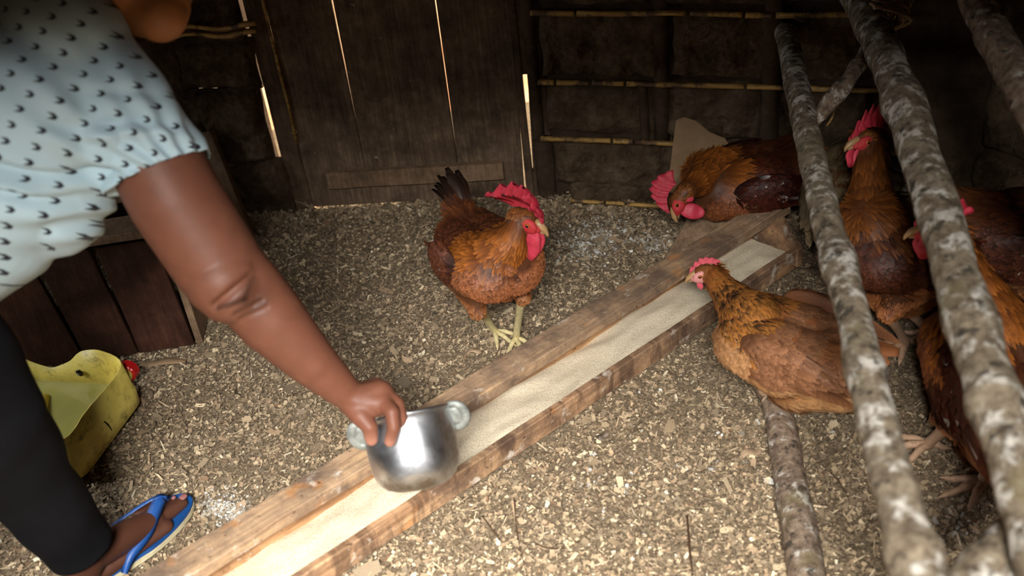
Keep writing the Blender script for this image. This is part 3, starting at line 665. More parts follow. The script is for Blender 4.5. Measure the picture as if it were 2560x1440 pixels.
# moulded grip ridge lying under the water and handle rib on the back wall
bm = bmesh.new(); q0 = jA+jn*.13+jd*.04+Z*.040; q1 = jA+jn*.20+jd*.20+Z*.047; tube(bm, [q0, (q0+q1)/2+Z*.012, q1], [.014, .016, .012], 10, .1); from_bm('moulded_rib', bm, M['yellow'], jc)
bm = bmesh.new(); ellipsoid(bm, jB+jn*.13-jd*.012+Z*.082, jn*.009, jd*.003, Z*.009, 12, 8); from_bm('drain_hole', bm, M['eye'], jc)
nk = jB+jn*.035-jd*.004+Z*.066; bm = bmesh.new(); tube(bm, [nk, nk+jd*.018], [.018, .018], 18); from_bm('neck', bm, M['yellow'], jc)
bm = bmesh.new(); rg = tube(bm, [nk+jd*.014, nk+jd*.017, nk+jd*.036, nk+jd*.039], [.0205, .022, .022, .019], 24)
for r_ in rg[1:3]:
    for k in range(0, 24, 2): r_[k].co += (r_[k].co-(nk+jd*((r_[k].co-nk).dot(jd)))).normalized()*.0012
from_bm('screw_cap', bm, M['red_cap'], jc, smooth=False)['label'] = 'red ribbed screw cap'
bm = bmesh.new(); q = jA+jd*jL*.46-jn*.002+Z*.05; tube(bm, [q+Z*.018-jd*.004, q+Z*.004+jd*.002, q-Z*.016+jd*.006], [.001, .0022, .001], 6); from_bm('slit', bm, M['eye'], jc)['label'] = 'short dark slit in the side'

# ------------------------------------------------------------------ person
def seg_d(P, a, b):
    a = np.array(a); b = np.array(b); ab = b-a; t = np.clip(((P-a)@ab)/(ab@ab), 0, 1); return np.linalg.norm(P-(a+t[:, None]*ab), axis=1), t
person = empty('person', Pz(250, 1430, 0), 'person in a pale blue chevron-print shirt and black trousers bending over the trough', 'person')
SH = Pd(350, 330, 1.44); EL = Pd(608, 715, 1.50); WR = Pd(868, 985, 1.585)
def P3(*a): return Pd(*a)
caps = [
 (SH, .066, P3(440, 500, 1.455), .068), (P3(440, 500, 1.455), .068, P3(545, 660, 1.485), .066), (P3(545, 660, 1.485), .064, EL, .056),
 (P3(560, 700, 1.475), .058, P3(575, 718, 1.48), .055), (EL, .056, P3(680, 800, 1.52), .053), (P3(680, 800, 1.52), .053, P3(780, 905, 1.55), .039), (P3(780, 905, 1.55), .039, WR, .0265),
 (WR, .0262, P3(905, 1000, 1.59), .028, .8, Rv+Uv*.3),
 (P3(905, 1000, 1.59), .027, P3(950, 985, 1.595), .023), (P3(905, 1005, 1.59), .027, P3(953, 1008, 1.585), .021), (P3(905, 992, 1.60), .024, P3(940, 972, 1.625), .019),
 # index
 (P3(955, 1003, 1.585), .0150, P3(980, 1030, 1.562), .0122), (P3(980, 1030, 1.562), .0120, P3(985, 1070, 1.560), .0108), (P3(985, 1070, 1.560), .0108, P3(975, 1104, 1.572), .0092),
 # middle
 (P3(958, 985, 1.60), .0145, P3(995, 1010, 1.585), .0112), (P3(995, 1010, 1.585), .0112, P3(1004, 1045, 1.585), .0098), (P3(1004, 1045, 1.585), .0098, P3(1000, 1066, 1.60), .0085),
 # ring and little finger, curled over the rim behind
 (P3(945, 975, 1.63), .0125, P3(978, 988, 1.635), .0098), (P3(978, 988, 1.635), .0098, P3(990, 1018, 1.66), .0085), (P3(990, 1018, 1.66), .0085, P3(984, 1035, 1.68), .0075),
 (P3(932, 970, 1.65), .0110, P3(958, 980, 1.665), .0088), (P3(958, 980, 1.665), .0088, P3(968, 1006, 1.69), .0075), (P3(968, 1006, 1.69), .0075, P3(960, 1020, 1.70), .0068),
 # thumb
 (P3(880, 1005, 1.59), .023, P3(902, 1040, 1.575), .0170), (P3(902, 1040, 1.575), .0165, P3(925, 1068, 1.570), .0132), (P3(925, 1068, 1.570), .0132, P3(929, 1098, 1.580), .0110),
 # torso, neck and head
 (SH, .064, P3(170, 150, 1.44), .085), (P3(170, 150, 1.44), .09, P3(-120, 420, 1.46), .11), (P3(-120, 420, 1.46), .11, P3(-420, 640, 1.45), .12), (P3(0, 330, 1.45), .125, P3(-80, 430, 1.45), .12),
 (P3(190, 60, 1.46), .05, P3(330, -60, 1.47), .048),
 (P3(370, -110, 1.46), .085, P3(350, -60, 1.46), .078), (P3(375, -60, 1.46), .075, P3(388, 10, 1.45), .050), (P3(388, 10, 1.45), .050, P3(398, 36, 1.44), .040), (P3(340, 0, 1.47), .040, P3(365, 30, 1.45), .038),
 (P3(500, -150, 1.43), .014, P3(520, -115, 1.42), .013),
]
# legs and foot
HI = P3(-430, 660, 1.45); KN = P3(-60, 1060, 1.47); AN = Pz(215, 1392, .085); HE = Pz(150, 1500, .03)
toe = Pz(462, 1252, .024); fdir = (Pz(470, 1245, 0)-Pz(215, 1455, 0)).normalized(); fside = Vector((fdir.y, -fdir.x, 0)); heel = toe-fdir*.235; heel.z = .032
caps += [(HI, .11, KN, .062), (KN, .06, AN, .034), (AN, .034, heel, .028), (AN, .032, toe-fdir*.075+Z*.012, .024), (heel, .027, toe-fdir*.065+fside*.018, .018, .7), (toe-fdir*.06-fside*.01+Z*.004, .022, toe-fdir*.045-fside*.02, .018, .7),
  (toe-fdir*.05+Z*.004, .016, toe-fdir*.008, .0125)]
ts = [(.018, -.012, .0092), (.034, -.026, .0086), (.048, -.040, .0082), (.060, -.056, .0078)]
for k, (q, dl, r) in enumerate(ts): caps.append((toe-fside*(q*.9)-fdir*(.060+k*.004)+Z*.002, r*1.1, toe-fside*(q+.004)+fdir*dl*.85-Z*.004, r))
KN2 = P3(-420, 1330, 1.35); caps += [(HI-Rv*.12, .11, KN2, .062), (KN2, .058, Pz(-330, 1720, .09), .034), (Pz(-330, 1720, .08), .03, Pz(-170, 1640, .03), .022)]
caps += [(P3(60, -60, 1.60), .05, P3(200, -330, 1.55), .042), (P3(200, -330, 1.55), .042, P3(330, -560, 1.50), .028)]
me = caps_mesh(caps, .0032, 4)
V, NN = mesh_np(me); V = V.astype(np.float64)
# elbow folds on the side towards the camera
for (a, b, amp, wd_) in (((538, 765, 1.44), (628, 690, 1.44), .010, .006), ((570, 775, 1.44), (640, 740, 1.45), .003, .003), ((585, 790, 1.45), (655, 752, 1.45), .003, .003), ((600, 800, 1.45), (668, 768, 1.46), .002, .003)):
    A_, B_ = P3(*a), P3(*b); V2 = V - (V-np.array(CAM))*0; 
    # measure the distance across the view direction only
    def flat(P): d = P-np.array(CAM); z = d@np.array(Fv); return np.stack([d@np.array(Rv)/z*1.45, d@np.array(Uv)/z*1.45, 0*z], 1)
    dd, t = seg_d(flat(V), flat(np.array(A_)[None])[0], flat(np.array(B_)[None])[0]); face = np.clip(-(NN@np.array(Fv)), 0, 1)
    w = np.exp(-(dd/wd_)**2)*face*(np.linalg.norm(V-np.array(EL), axis=1) < .12); V -= NN*(amp*w)[:, None]
# knuckles and tendons
me.vertices.foreach_set('co', V.astype(np.float32).ravel()); me.update()
c1 = np.array(srgb(118, 74, 56)[:3]); col = np.tile(c1, (len(V), 1))
fv_ = flat(V); face = np.clip(-(NN@np.array(Fv)), 0, 1)
for (a, b, w_, k_) in (((640, 735), (625, 750), .022, .45), ((545, 770), (612, 748), .004, .75), ((612, 748), (632, 690), .005, .75), ((585, 782), (650, 745), .0035, .5), ((600, 792), (665, 756), .003, .4)):
    dd, t = seg_d(fv_, flat(np.array(P3(*a, 1.45))[None])[0], flat(np.array(P3(*b, 1.45))[None])[0]); col *= (1-k_*np.exp(-(dd/w_)**2)*face)[:, None]
d = np.linalg.norm(V-np.array(P3(990, 1100, 1.58)), axis=1); tips = np.array([np.array(P3(975, 1106, 1.575)), np.array(P3(928, 1102, 1.58)), np.array(P3(996, 1066, 1.60)), np.array(P3(984, 1038, 1.68))])
for q in tips: w = np.exp(-(np.linalg.norm(V-q, axis=1)/.018)**2)[:, None]; col = col*(1-w*.65)+np.array(srgb(206, 146, 124)[:3])*w*.65
hd = np.linalg.norm(V-np.array(P3(400, 0, 1.44)), axis=1); w = np.exp(-(hd/.14)**4)[:, None]; col = col*(1-w)+np.array(srgb(190, 126, 82)[:3])*w  # orange light on jaw and face put into the skin colour
ft = np.linalg.norm(V-np.array(toe-fdir*.1), axis=1) < .3; col[ft] *= .48  # shade on the foot put into its skin colour
bl = noise
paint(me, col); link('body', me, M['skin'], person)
# nails
def nail(c, ax, up, l, w, name='nail', m='nail'):
    bm = bmesh.new(); ax = ax.normalized(); up = (up-ax*up.dot(ax)).normalized(); sd = ax.cross(up); ellipsoid(bm, c, ax*l, sd*w, up*.0022, 12, 8); from_bm(name, bm, M[m], person)
nail(toe+Z*.0112-fdir*.0, fdir, Z, .0085, .0075, 'toenail')
for k, (q, dl, r) in enumerate(ts): nail(toe-fside*(q+.004)+fdir*(dl*.85+.002)+Z*(r*.95-.004), fdir, Z, .005, .0045, 'toenail')
# hair (above the frame)
bm = bmesh.new(); ellipsoid(bm, P3(345, -140, 1.475), Rv*.098, Uv*.095, Fv*.095, 24, 16)
for v in bm.verts: v.co += (v.co-P3(345, -140, 1.475)).normalized()*.008*noise.noise(v.co*60)
from_bm('hair', bm, M['hair'], person)
for s_ in (-1, 1):
    bm = bmesh.new(); ellipsoid(bm, P3(470, -105, 1.42+.03*s_), Vector((.012, 0, 0)), Vector((0, .012, 0)), Vector((0, 0, .012)), 12, 8); from_bm('eye', bm, M['rubber_white'], person)
bm = bmesh.new(); ellipsoid(bm, P3(330, -60, 1.38), Rv*.018, Uv*.03, Fv*.008, 14, 10); me_e = from_bm('ear', bm, None, person); paint(me_e.data, np.tile(c1, (len(me_e.data.vertices), 1))); me_e.data.materials.append(M['skin'])
# shirt
hemc = P3(400, 432, 1.447); pit = P3(268, 500, 1.46); hn = (Rv*.42-Uv*.90+Fv*.05).normalized()
sc = [(P3(150, 110, 1.42), .10, P3(60, 300, 1.44), .155), (P3(60, 300, 1.44), .158, P3(-120, 480, 1.44), .165), (P3(-120, 480, 1.44), .165, P3(-430, 690, 1.44), .165),
      (P3(150, 60, 1.43), .073, P3(290, 270, 1.43), .080), (P3(290, 270, 1.43), .080, P3(372, 385, 1.445), .078), (P3(372, 385, 1.445), .078, P3(452, 520, 1.47), .078),
      (P3(130, 270, 1.43), .12, P3(270, 320, 1.43), .085), (P3(40, -120, 1.5), .09, P3(-200, 200, 1.5), .16), (P3(222, 405, 1.46), .066, P3(120, 470, 1.46), .105), (P3(40, -100, 1.58), .08, P3(120, -240, 1.58), .07)]
slv = [sc[4], sc[5], (P3(372, 385, 1.445), .078, P3(480, 560, 1.48), .078)]; tor = sc[:4]+[(P3(290, 270, 1.43), .078, P3(340, 335, 1.44), .074)]+sc[6:]
m_t = caps_mesh(tor, .0042, 12); m_s = caps_mesh(slv, .0042, 10); bm = bmesh.new(); bm.from_mesh(m_s)
bmesh.ops.bisect_plane(bm, geom=list(bm.faces)+list(bm.edges)+list(bm.verts), plane_co=hemc, plane_no=hn, clear_outer=True)
bm.from_mesh(m_t); me = m_t
bm.to_mesh(me); bm.free(); V, NN = mesh_np(me); V = V.astype(np.float64)
dC = V-np.array(CAM); zz = dC@np.array(Fv); pxx = 1280+FPX*(dC@np.array(Rv))/zz; pyy = 720-FPX*(dC@np.array(Uv))/zz
ap = np.array([290., 470.])  # armpit: folds fan out from the armpit and the shoulder seam
an_f = np.arctan2(pyy-ap[1]-60, pxx-ap[0]-260); rr_ = np.hypot(pxx-ap[0], pyy-ap[1])
d1_ = np.sin(an_f*34+np.sin(rr_*.012)*.9)*.0022*np.exp(-(rr_/330)**2)
band = lambda x0, y0, x1, y1, w, a: a*np.exp(-((((pxx-x0)*(y1-y0)-(pyy-y0)*(x1-x0))/math.hypot(x1-x0, y1-y0)+18*np.sin(pxx*.012))/w)**2)*np.clip(1-np.abs((pxx-(x0+x1)/2)/(abs(x1-x0)*.62)), 0, 1)
d2_ = band(-200, 405, 400, 440, 13, -.008)+band(-200, 450, 330, 480, 16, .008)+band(-200, 490, 300, 470, 13, -.008)+band(-100, 560, 270, 490, 26, .006)+band(100, 290, 480, 330, 16, -.004)+band(120, 325, 490, 360, 14, .004)+band(180, 215, 440, 260, 14, -.003)
w_h = np.exp(-(np.abs((V-np.array(hemc))@np.array(hn))/.01)**2)*(np.linalg.norm(V-np.array(hemc), axis=1) < .12)
V += NN*(d1_*2.3+d2_*2.3+.0015*w_h)[:, None]; me.vertices.foreach_set('co', V.astype(np.float32).ravel()); me.update()
n = Nd('shirt_fabric'); tc = n.coord()
def dot(v, w):
    x = n.n.new('ShaderNodeVectorMath'); x.operation = 'DOT_PRODUCT'; n.l.new(v, x.inputs[0]); x.inputs[1].default_value = w; return x.outputs['Value']
u_ = np.array([.0316, .0052]); v_ = np.array([-.0099, .0206]); Mi = np.linalg.inv(np.array([u_, v_]).T)
wa = Vector(np.array(Rv)*Mi[0, 0]-np.array(Uv)*Mi[0, 1]); wb_ = Vector(np.array(Rv)*Mi[1, 0]-np.array(Uv)*Mi[1, 1])
a_ = n.math('ADD', dot(tc, wa), 20.3); b_ = n.math('ADD', dot(tc, wb_), 20.2)
fa0 = n.math('SUBTRACT', n.math('FRACT', a_), .5); fb0 = n.math('SUBTRACT', n.math('FRACT', b_), .5); fa = n.math('ADD', n.math('MULTIPLY', fa0, 32.), n.math('MULTIPLY', fb0, -6.4)); fb = n.math('MULTIPLY', fb0, 21.9)
ab_ = n.math('ABSOLUTE', fb); k1 = n.math('ADD', fa, n.math('MULTIPLY', ab_, .85))   # chevron: front edge
mk = n.math('MULTIPLY', n.math('LESS_THAN', k1, 5.2), n.math('GREATER_THAN', n.math('ADD', fa, n.math('MULTIPLY', ab_, 1.5)), 0.)); mk = n.math('MULTIPLY', mk, n.math('LESS_THAN', ab_, 4.4))
n.set(Base_Color=n.mix(mk, srgb(180, 204, 213), srgb(20, 24, 34)), Roughness=.75); n.b.inputs['Sheen Weight'].default_value = .15; M['shirt'] = n.bump(n.noise(16, 4, .5), .15, .01).m
shirt = link('shirt', me, M['shirt'], person); s_ = shirt.modifiers.new('t', 'SOLIDIFY'); s_.thickness = .003; s_.offset = -1; shirt['label'] = 'pale blue short-sleeved shirt printed with small black chevrons'
# trousers
tc_ = [(HI, .15, P3(-150, 960, 1.44), .115), (P3(-150, 960, 1.44), .115, KN, .100), (KN, .098, P3(80, 1215, 1.585), .070), (P3(80, 1215, 1.585), .070, AN-(AN-KN).normalized()*.02, .054), (HI-Rv*.12, .14, KN2, .10), (KN2, .095, Pz(-330, 1720, .18), .06)]
me = caps_mesh(tc_, .0065, 5); bm = bmesh.new(); bm.from_mesh(me)
kd = (AN-KN).normalized(); geom = [f for f in bm.faces if (f.calc_center_median()-AN).length < .16]; geom = geom+list({e for f in geom for e in f.edges})+list({v for f in geom for v in f.verts})
bmesh.ops.bisect_plane(bm, geom=geom, plane_co=AN-kd*.035, plane_no=kd, clear_outer=True); bm.to_mesh(me); bm.free(); V, NN = mesh_np(me); V = V.astype(np.float64)
d_ = np.array([noise.noise(Vector(p)*11) for p in V])*.008; V += NN*d_[:, None]; me.vertices.foreach_set('co', V.astype(np.float32).ravel()); me.update()
tr = link('trousers', me, M['trousers'], person); s_ = tr.modifiers.new('t', 'SOLIDIFY'); s_.thickness = .003; tr['label'] = 'black trousers'
# flip-flop
out = []
Lf = .262; cen = toe-fdir*(.112)-fside*.012; cen.z = 0
for k in range(40):
    a = 2*math.pi*k/40; x = math.cos(a); y_ = math.sin(a); wdt = .046*(1+.10*x-.16*(1-x*x)*(-.3)) if x > 0 else .043*(1-.12*abs(x))
    out.append(cen+fdir*(x*Lf/2)+fside*(y_*abs(y_)**-.12*wdt if abs(y_) > 1e-6 else 0))
def plate(z0, z1, grow, name, m, par):
    bm = bmesh.new(); a = [bm.verts.new((p+(p-cen).normalized()*grow)+Z*z0) for p in out]; b = [bm.verts.new((p+(p-cen).normalized()*grow)+Z*z1) for p in out]
    bm.faces.new(a); bm.faces.new(b)
    for k in range(40): bm.faces.new((a[k], a[(k+1) % 40], b[(k+1) % 40], b[k]))
    bevel(bm, .0012, 1); return from_bm(name, bm, M[m], par, smooth=False)
ff = plate(.0125, .0185, 0, 'flip_flop', 'rubber_blue', person); ff['label'] = 'blue rubber flip-flop'
plate(.002, .0125, .0008, 'sole', 'rubber_white', ff)['label'] = 'cream-edged sole'
for s_, e in ((1, .047), (-1, .044)):
    post = toe-fside*.010-fdir*.030; pts = [post+Z*.022, post-fdir*.012+fside*s_*.006+Z*.040, cen+fdir*.012+fside*s_*.034+Z*.048, cen-fdir*.035+fside*s_*.043+Z*.036, cen-fdir*.060+fside*s_*e+Z*.014]
    p_, _ = smooth_path([(p, 1) for p in pts], 6); bm = bmesh.new()
    top = []
    for i, p in enumerate(p_):
        t = (p_[min(i+1, len(p_)-1)]-p_[max(i-1, 0)]).normalized(); nrm = (Z+fside*s_*.55).normalized(); sd = t.cross(nrm).normalized(); w = .0065+.0065*math.sin(math.pi*min(1, i/len(p_)*1.1))
        top.append([bm.verts.new(p-sd*w), bm.verts.new(p+nrm*.002), bm.verts.new(p+sd*w), bm.verts.new(p-nrm*.003)])
    for a, b in zip(top, top[1:]):
        for k in range(4): bm.faces.new((a[k], a[(k+1) % 4], b[(k+1) % 4], b[k]))
    from_bm('strap', bm, M['strap_blue'], ff)

# ------------------------------------------------------------------ aluminium pot
pc_ = P3(1032, 1116, 1.66); ca, sa = math.cos(math.radians(12)), math.sin(math.radians(12))
pe_ = (Rv*ca+Uv*sa).normalized(); pax = (Uv*ca-Rv*sa+Fv*.10).normalized(); pf = pax.cross(pe_).normalized()
pot = empty('cooking_pot', pc_, 'small dented aluminium pot tipped over the trough in the bent person hand', 'pot')
pot['label'] = 'small shiny aluminium pot held tipped over the trough'
prof = [(0, -.072), (.022, -.0715), (.040, -.069), (.054, -.063), (.064, -.053), (.0705, -.040), (.074, -.022), (.0755, 0), (.0755, .020), (.0745, .038), (.0735, .048), (.0765, .053), (.0775, .0555), (.0765, .058), (.0735, .0565), (.0715, .050), (.0725, .02), (.0725, -.02), (.066, -.045), (.050, -.060), (0, -.067)]
bm = bmesh.new(); rings = []
for r, t in prof:
    if r == 0: rings.append([bm.verts.new(pc_+pax*t)]); continue
    ring_ = []
    for k in range(64):
        a = 2*math.pi*k/64; q = pc_+pax*t+(pe_*math.cos(a)+pf*math.sin(a))*r; q += (q-pc_).normalized()*.0022*noise.noise((q-pc_)*22); ring_.append(bm.verts.new(q))
    rings.append(ring_)
for a, b in zip(rings, rings[1:]):
    for k in range(64):
        if len(a) == 1: bm.faces.new((a[0], b[(k+1) % 64], b[k]))
        elif len(b) == 1: bm.faces.new((b[0], a[k], a[(k+1) % 64]))
        else: bm.faces.new((a[k], a[(k+1) % 64], b[(k+1) % 64], b[k]))
from_bm('bowl', bm, M['pot'], pot)
for s_ in (-1, 1):   # cast ear handles
    bm = bmesh.new(); c = pc_+pax*.044+pe_*s_*.074; pts = []
    for k in range(13): a = math.pi*k/12; pts.append(c+pe_*s_*(.022*math.sin(a)**.7 if 0 < k < 12 else -.002)+(pf*.55-pax*.83)*(.024*math.cos(a))-pax*.008)
    tube(bm, pts, [.0065+.0025*math.sin(math.pi*k/12) for k in range(13)], 10, .25, squash=.8)
    ellipsoid(bm, c+pe_*s_*.007-pax*.008, pe_*.015, (pf*.55-pax*.83)*.021, (pax*.55+pf*.83)*.005, 12, 8); from_bm('handle', bm, M['ear'], pot)
# ------------------------------------------------------------------ poultry
def rgb(*c): return np.array(srgb(*c)[:3])
def feather_mesh(P, N, T, L, W, cb, ct, lift, curve, jit=.25):
    n = len(P); T = T+rs.normal(0, jit*.5, (n, 3)); T -= N*(T*N).sum(1)[:, None]; T /= np.linalg.norm(T, axis=1)[:, None]+1e-9; S = np.cross(N, T)
    st = (0, .3, .62, .86, 1); wd_ = (.35, .9, 1., .68, 0); V = np.empty((n, 9, 3)); C = np.empty((n, 9, 3)); idx = 0
    for s, w in zip(st, wd_):
        c = P+T*(s*L)[:, None]+N*(.0006+lift*s*L-curve*s*s*L)[:, None]; col = cb*(1-s**2.4)+ct*s**2.4
        if w == 0: V[:, 8] = c; C[:, 8] = ct; break
        V[:, idx] = c-S*(w*W*.5)[:, None]-N*(W*.12)[:, None]; V[:, idx+1] = c+S*(w*W*.5)[:, None]-N*(W*.12)[:, None]; C[:, idx] = C[:, idx+1] = col; idx += 2
    b = (np.arange(n)*9)[:, None]
    Q = np.concatenate([b+np.array([[0, 1, 3, 2]]), b+np.array([[2, 3, 5, 4]]), b+np.array([[4, 5, 7, 6]])]); Tn = b+np.array([[6, 7, 8]])
    return V.reshape(-1, 3), Q, Tn, C.reshape(-1, 3)
def sample(me, n):
    V, _ = mesh_np(me); me.calc_loop_triangles(); t = np.empty(len(me.loop_triangles)*3, np.int32); me.loop_triangles.foreach_get('vertices', t); t = t.reshape(-1, 3)
    A, B, Cc = V[t[:, 0]], V[t[:, 1]], V[t[:, 2]]; cr = np.cross(B-A, Cc-A); ar = np.linalg.norm(cr, axis=1); k = rs.choice(len(t), n, p=ar/ar.sum())
    u = rs.rand(n); v = rs.rand(n); m = u+v > 1; u[m] = 1-u[m]; v[m] = 1-v[m]
    return A[k]+(B-A)[k]*u[:, None]+(Cc-A)[k]*v[:, None], cr[k]/(ar[k][:, None]+1e-12)

RED = dict(skin=rgb(90, 54, 30), neck=(rgb(112, 60, 22), rgb(190, 112, 42)), head=(rgb(110, 64, 30), rgb(156, 96, 46)), breast=(rgb(66, 34, 18), rgb(156, 92, 54)), back=(rgb(54, 26, 16), rgb(108, 58, 32)),
           wing=(rgb(48, 24, 17), rgb(102, 56, 36)), rump=(rgb(78, 42, 22), rgb(140, 84, 42)), belly=(rgb(96, 56, 32), rgb(160, 112, 72)), thigh=(rgb(110, 62, 32), rgb(170, 112, 68)), tail=(rgb(30, 20, 16), rgb(46, 26, 18)), quill=(rgb(60, 24, 14), rgb(130, 66, 34)), spots=.006, ticks=0)
def pal(**k): d = dict(RED); d.update(k); return d
HEN = pal(skin=rgb(140, 84, 48), neck=(rgb(146, 86, 38), rgb(200, 132, 62)), head=(rgb(134, 82, 44), rgb(170, 112, 64)), breast=(rgb(158, 106, 62), rgb(204, 154, 106)), back=(rgb(116, 76, 50), rgb(162, 114, 80)), wing=(rgb(118, 76, 50), rgb(176, 124, 88)),
          rump=(rgb(126, 78, 46), rgb(166, 110, 68)), belly=(rgb(186, 130, 80), rgb(226, 178, 126)), thigh=(rgb(186, 116, 60), rgb(226, 162, 100)), tail=(rgb(104, 60, 36), rgb(150, 94, 56)), quill=(rgb(104, 64, 40), rgb(164, 110, 72)), spots=.0, ticks=.75)
PALE = pal(neck=(rgb(110, 92, 66), rgb(160, 140, 104)), breast=(rgb(130, 112, 86), rgb(176, 158, 128)), back=(rgb(84, 68, 48), rgb(140, 120, 88)), wing=(rgb(84, 68, 50), rgb(150, 130, 98)), rump=(rgb(100, 84, 60), rgb(156, 136, 104)), belly=(rgb(130, 112, 88), rgb(178, 160, 132)), thigh=(rgb(130, 112, 88), rgb(178, 160, 132)), tail=(rgb(70, 56, 40), rgb(130, 110, 80)), quill=(rgb(80, 64, 46), rgb(140, 120, 90)))

def bird(name, label, feet, yaw, scale, headp, hdir, hup=(0, 0, 1), male=True, P=RED, pitch=0., drop=0., legs=None, comb=1., wattle=1., tailup=.6, nf=7000, flop=0., width=1., neckbow=.03, seed=1, tail_n=9, tail_len=.16, shank='shank', open_=0., group=None, headscale=1., teeth=.5, wz=.250, thighs=True, fluff=False):
    R1 = Matrix.Rotation(math.radians(yaw), 4, 'Z'); PV = Vector((0, 0, .22))
    Mx = Matrix.Translation(feet)@R1@Matrix.Scale(scale, 4)@Matrix.Translation(PV+Vector((0, 0, -drop)))@Matrix.Rotation(math.radians(-pitch), 4, 'Y')@Matrix.Translation(-PV)
    Gx = Matrix.Translation(feet)@R1@Matrix.Scale(scale, 4)
    L = lambda x, y, z: Mx@Vector((x, y*width, z))
    R = scale; X_ = (Mx.to_3x3()@Vector((1, 0, 0))).normalized(); Y_ = (Mx.to_3x3()@Vector((0, 1, 0))).normalized(); Zb = (Mx.to_3x3()@Vector((0, 0, 1))).normalized()
    headp = Vector(headp); hd = Vector(hdir).normalized(); hu = Vector(hup); hu = (hu-hd*hu.dot(hd)).normalized(); hs = hd.cross(hu)
    root = empty(name, Vector(feet), label, 'rooster' if male else 'hen', group)
    caps = []; reg = []
    def add(a, ra, b, rb, r_, sq=1.): caps.append((a, ra*R, b, rb*R, sq, Zb)); reg.append(r_)
    w = width
    for s in (-1, 1):
        add(L(-.10, s*.028, .262), .058, L(-.01, s*.036, .236), .078, 'body'); add(L(-.01, s*.036, .236), .078, L(.075, s*.026, .238), .072, 'body')
        if thighs: add(L(-.01, s*.052, .19), .048, L(.015, s*.055, .135), .021, 'thigh')
    add(L(-.15, 0, .29+.03*tailup), .030, L(-.10, 0, .262), .062, 'rump'); add(L(-.13, 0, .22), .036, L(-.03, 0, .20), .062, 'belly'); add(L(.05, 0, .225), .075, L(.10, 0, .275), .055, 'breast')
    if not male or fluff: add(L(-.120, 0, .205), .066, L(-.04, 0, .185), .082, 'belly')
    # neck
    n0 = L(.085, 0, .27); n3 = headp-hd*.012*R-hu*.012*R; mid = (n0+n3)/2+X_*neckbow*R+Zb*.01; nk_ = []
    for k in range(7): t = k/6; nk_.append(n0*(1-t)**2+mid*2*t*(1-t)+n3*t*t)
    for k in range(6): add(nk_[k], [.062, .050, .041, .034, .029, .026][k], nk_[k+1], [.050, .041, .034, .029, .026, .023][k], 'neck')
    add(n3, .023*headscale, headp+hd*.010*R, .019*headscale, 'head')
    me = caps_mesh(caps, .0055*R, 4); 
    # classify samples
    Ps, Ns = sample(me, nf)
    A = np.array([c[0] for c in caps]); B = np.array([c[2] for c in caps]); ra = np.array([c[1] for c in caps]); rb = np.array([c[3] for c in caps])
    best = np.full(len(Ps), 1e9); bi = np.zeros(len(Ps), int)
    for i in range(len(caps)):
        d, t = seg_d(Ps, A[i], B[i]); d = d-(ra[i]*(1-t)+rb[i]*t); m = d < best; best[m] = d[m]; bi[m] = i
    regs = np.array(reg)[bi]; Li = np.array(Mx.inverted()); Pl = Ps@Li[:3, :3].T+Li[:3, 3]
    body = np.isin(regs, ('body', 'rump', 'belly', 'breast')); zone = regs.copy()
    zone[body & (Pl[:, 2] > .262)] = 'back'; zone[body & (Pl[:, 2] <= .262)] = 'wing'; zone[body & (Pl[:, 2] < (.20 if male else .214))] = 'belly'; zone[body & (Pl[:, 0] > .045)] = 'breast'; zone[body & (Pl[:, 0] < -.075) & (Pl[:, 2] > .22)] = 'rump'
    cape = body & (Pl[:, 0] > .03) & (Pl[:, 2] > .283+.010*rs.randn(len(Ps))); zone[cape] = 'neck'
    T = np.tile(-np.array(X_), (len(Ps), 1)); ti = regs == 'thigh'; T[ti] = -np.array(Zb)*1.+np.array(X_)*-.2
    br = zone == 'breast'; T[br] = -np.array(X_)*.75-np.array(Zb)*.7
    nk_np = B-A
    for i, r_ in enumerate(reg):
        if r_ in ('neck', 'head'): m = bi == i; v = -nk_np[i]; T[m] = v/np.linalg.norm(v)
    cm = cape; T[cm] = -np.array(X_)*.8-np.array(Zb)*.6
    LW = {'head': (.010, .0045), 'neck': (.040 if male else .030, .0055), 'breast': (.026, .012), 'back': (.032, .011), 'wing': (.034, .014), 'rump': (.050 if male else .034, .008 if male else .012), 'belly': (.030, .011), 'thigh': (.020, .009)}
    LL = np.empty(len(Ps)); WW = np.empty(len(Ps)); cb = np.empty((len(Ps), 3)); ct = np.empty((len(Ps), 3))
    for z_, (l, w_) in LW.items():
        m = zone == z_; k = m.sum(); LL[m] = l*R*rs.uniform(.75, 1.2, k); WW[m] = w_*R*rs.uniform(.8, 1.2, k); v = rs.uniform(.72, 1.25, (k, 1)); cb[m] = P[z_][0]*v; ct[m] = P[z_][1]*v*rs.uniform(.8, 1.15, (k, 1))
    if P['ticks']:
        m = (zone == 'neck'); q = Pl[:, 2]; tt = np.linalg.norm(Ps-np.array(n0), axis=1); mk_ = m & (tt < .115*R) & (tt > .045*R) & (rs.rand(len(Ps)) < P['ticks']) & ((Ns@np.array(Zb)) > .1); cb[mk_] = rgb(26, 22, 20)
    sp_ = rs.rand(len(Ps)) < P['spots']*(zone == 'wing')*2; ct[sp_] = rgb(220, 215, 205)*.9  # small glints put into the plumage as pale feather tips
    fl = np.where(zone == 'belly', .16, .055); fv, fq, ft_, fc = feather_mesh(Ps, Ns, T, LL, WW, cb, ct, fl, fl*.9)
    V, _ = mesh_np(me); paint(me, np.tile(P['skin'], (len(V), 1))); link('body', me, M['feather'], root)
    o = link('plumage', np_mesh('plumage', fv, [fq, ft_], fc), M['feather'], root); o['kind'] = 'stuff'
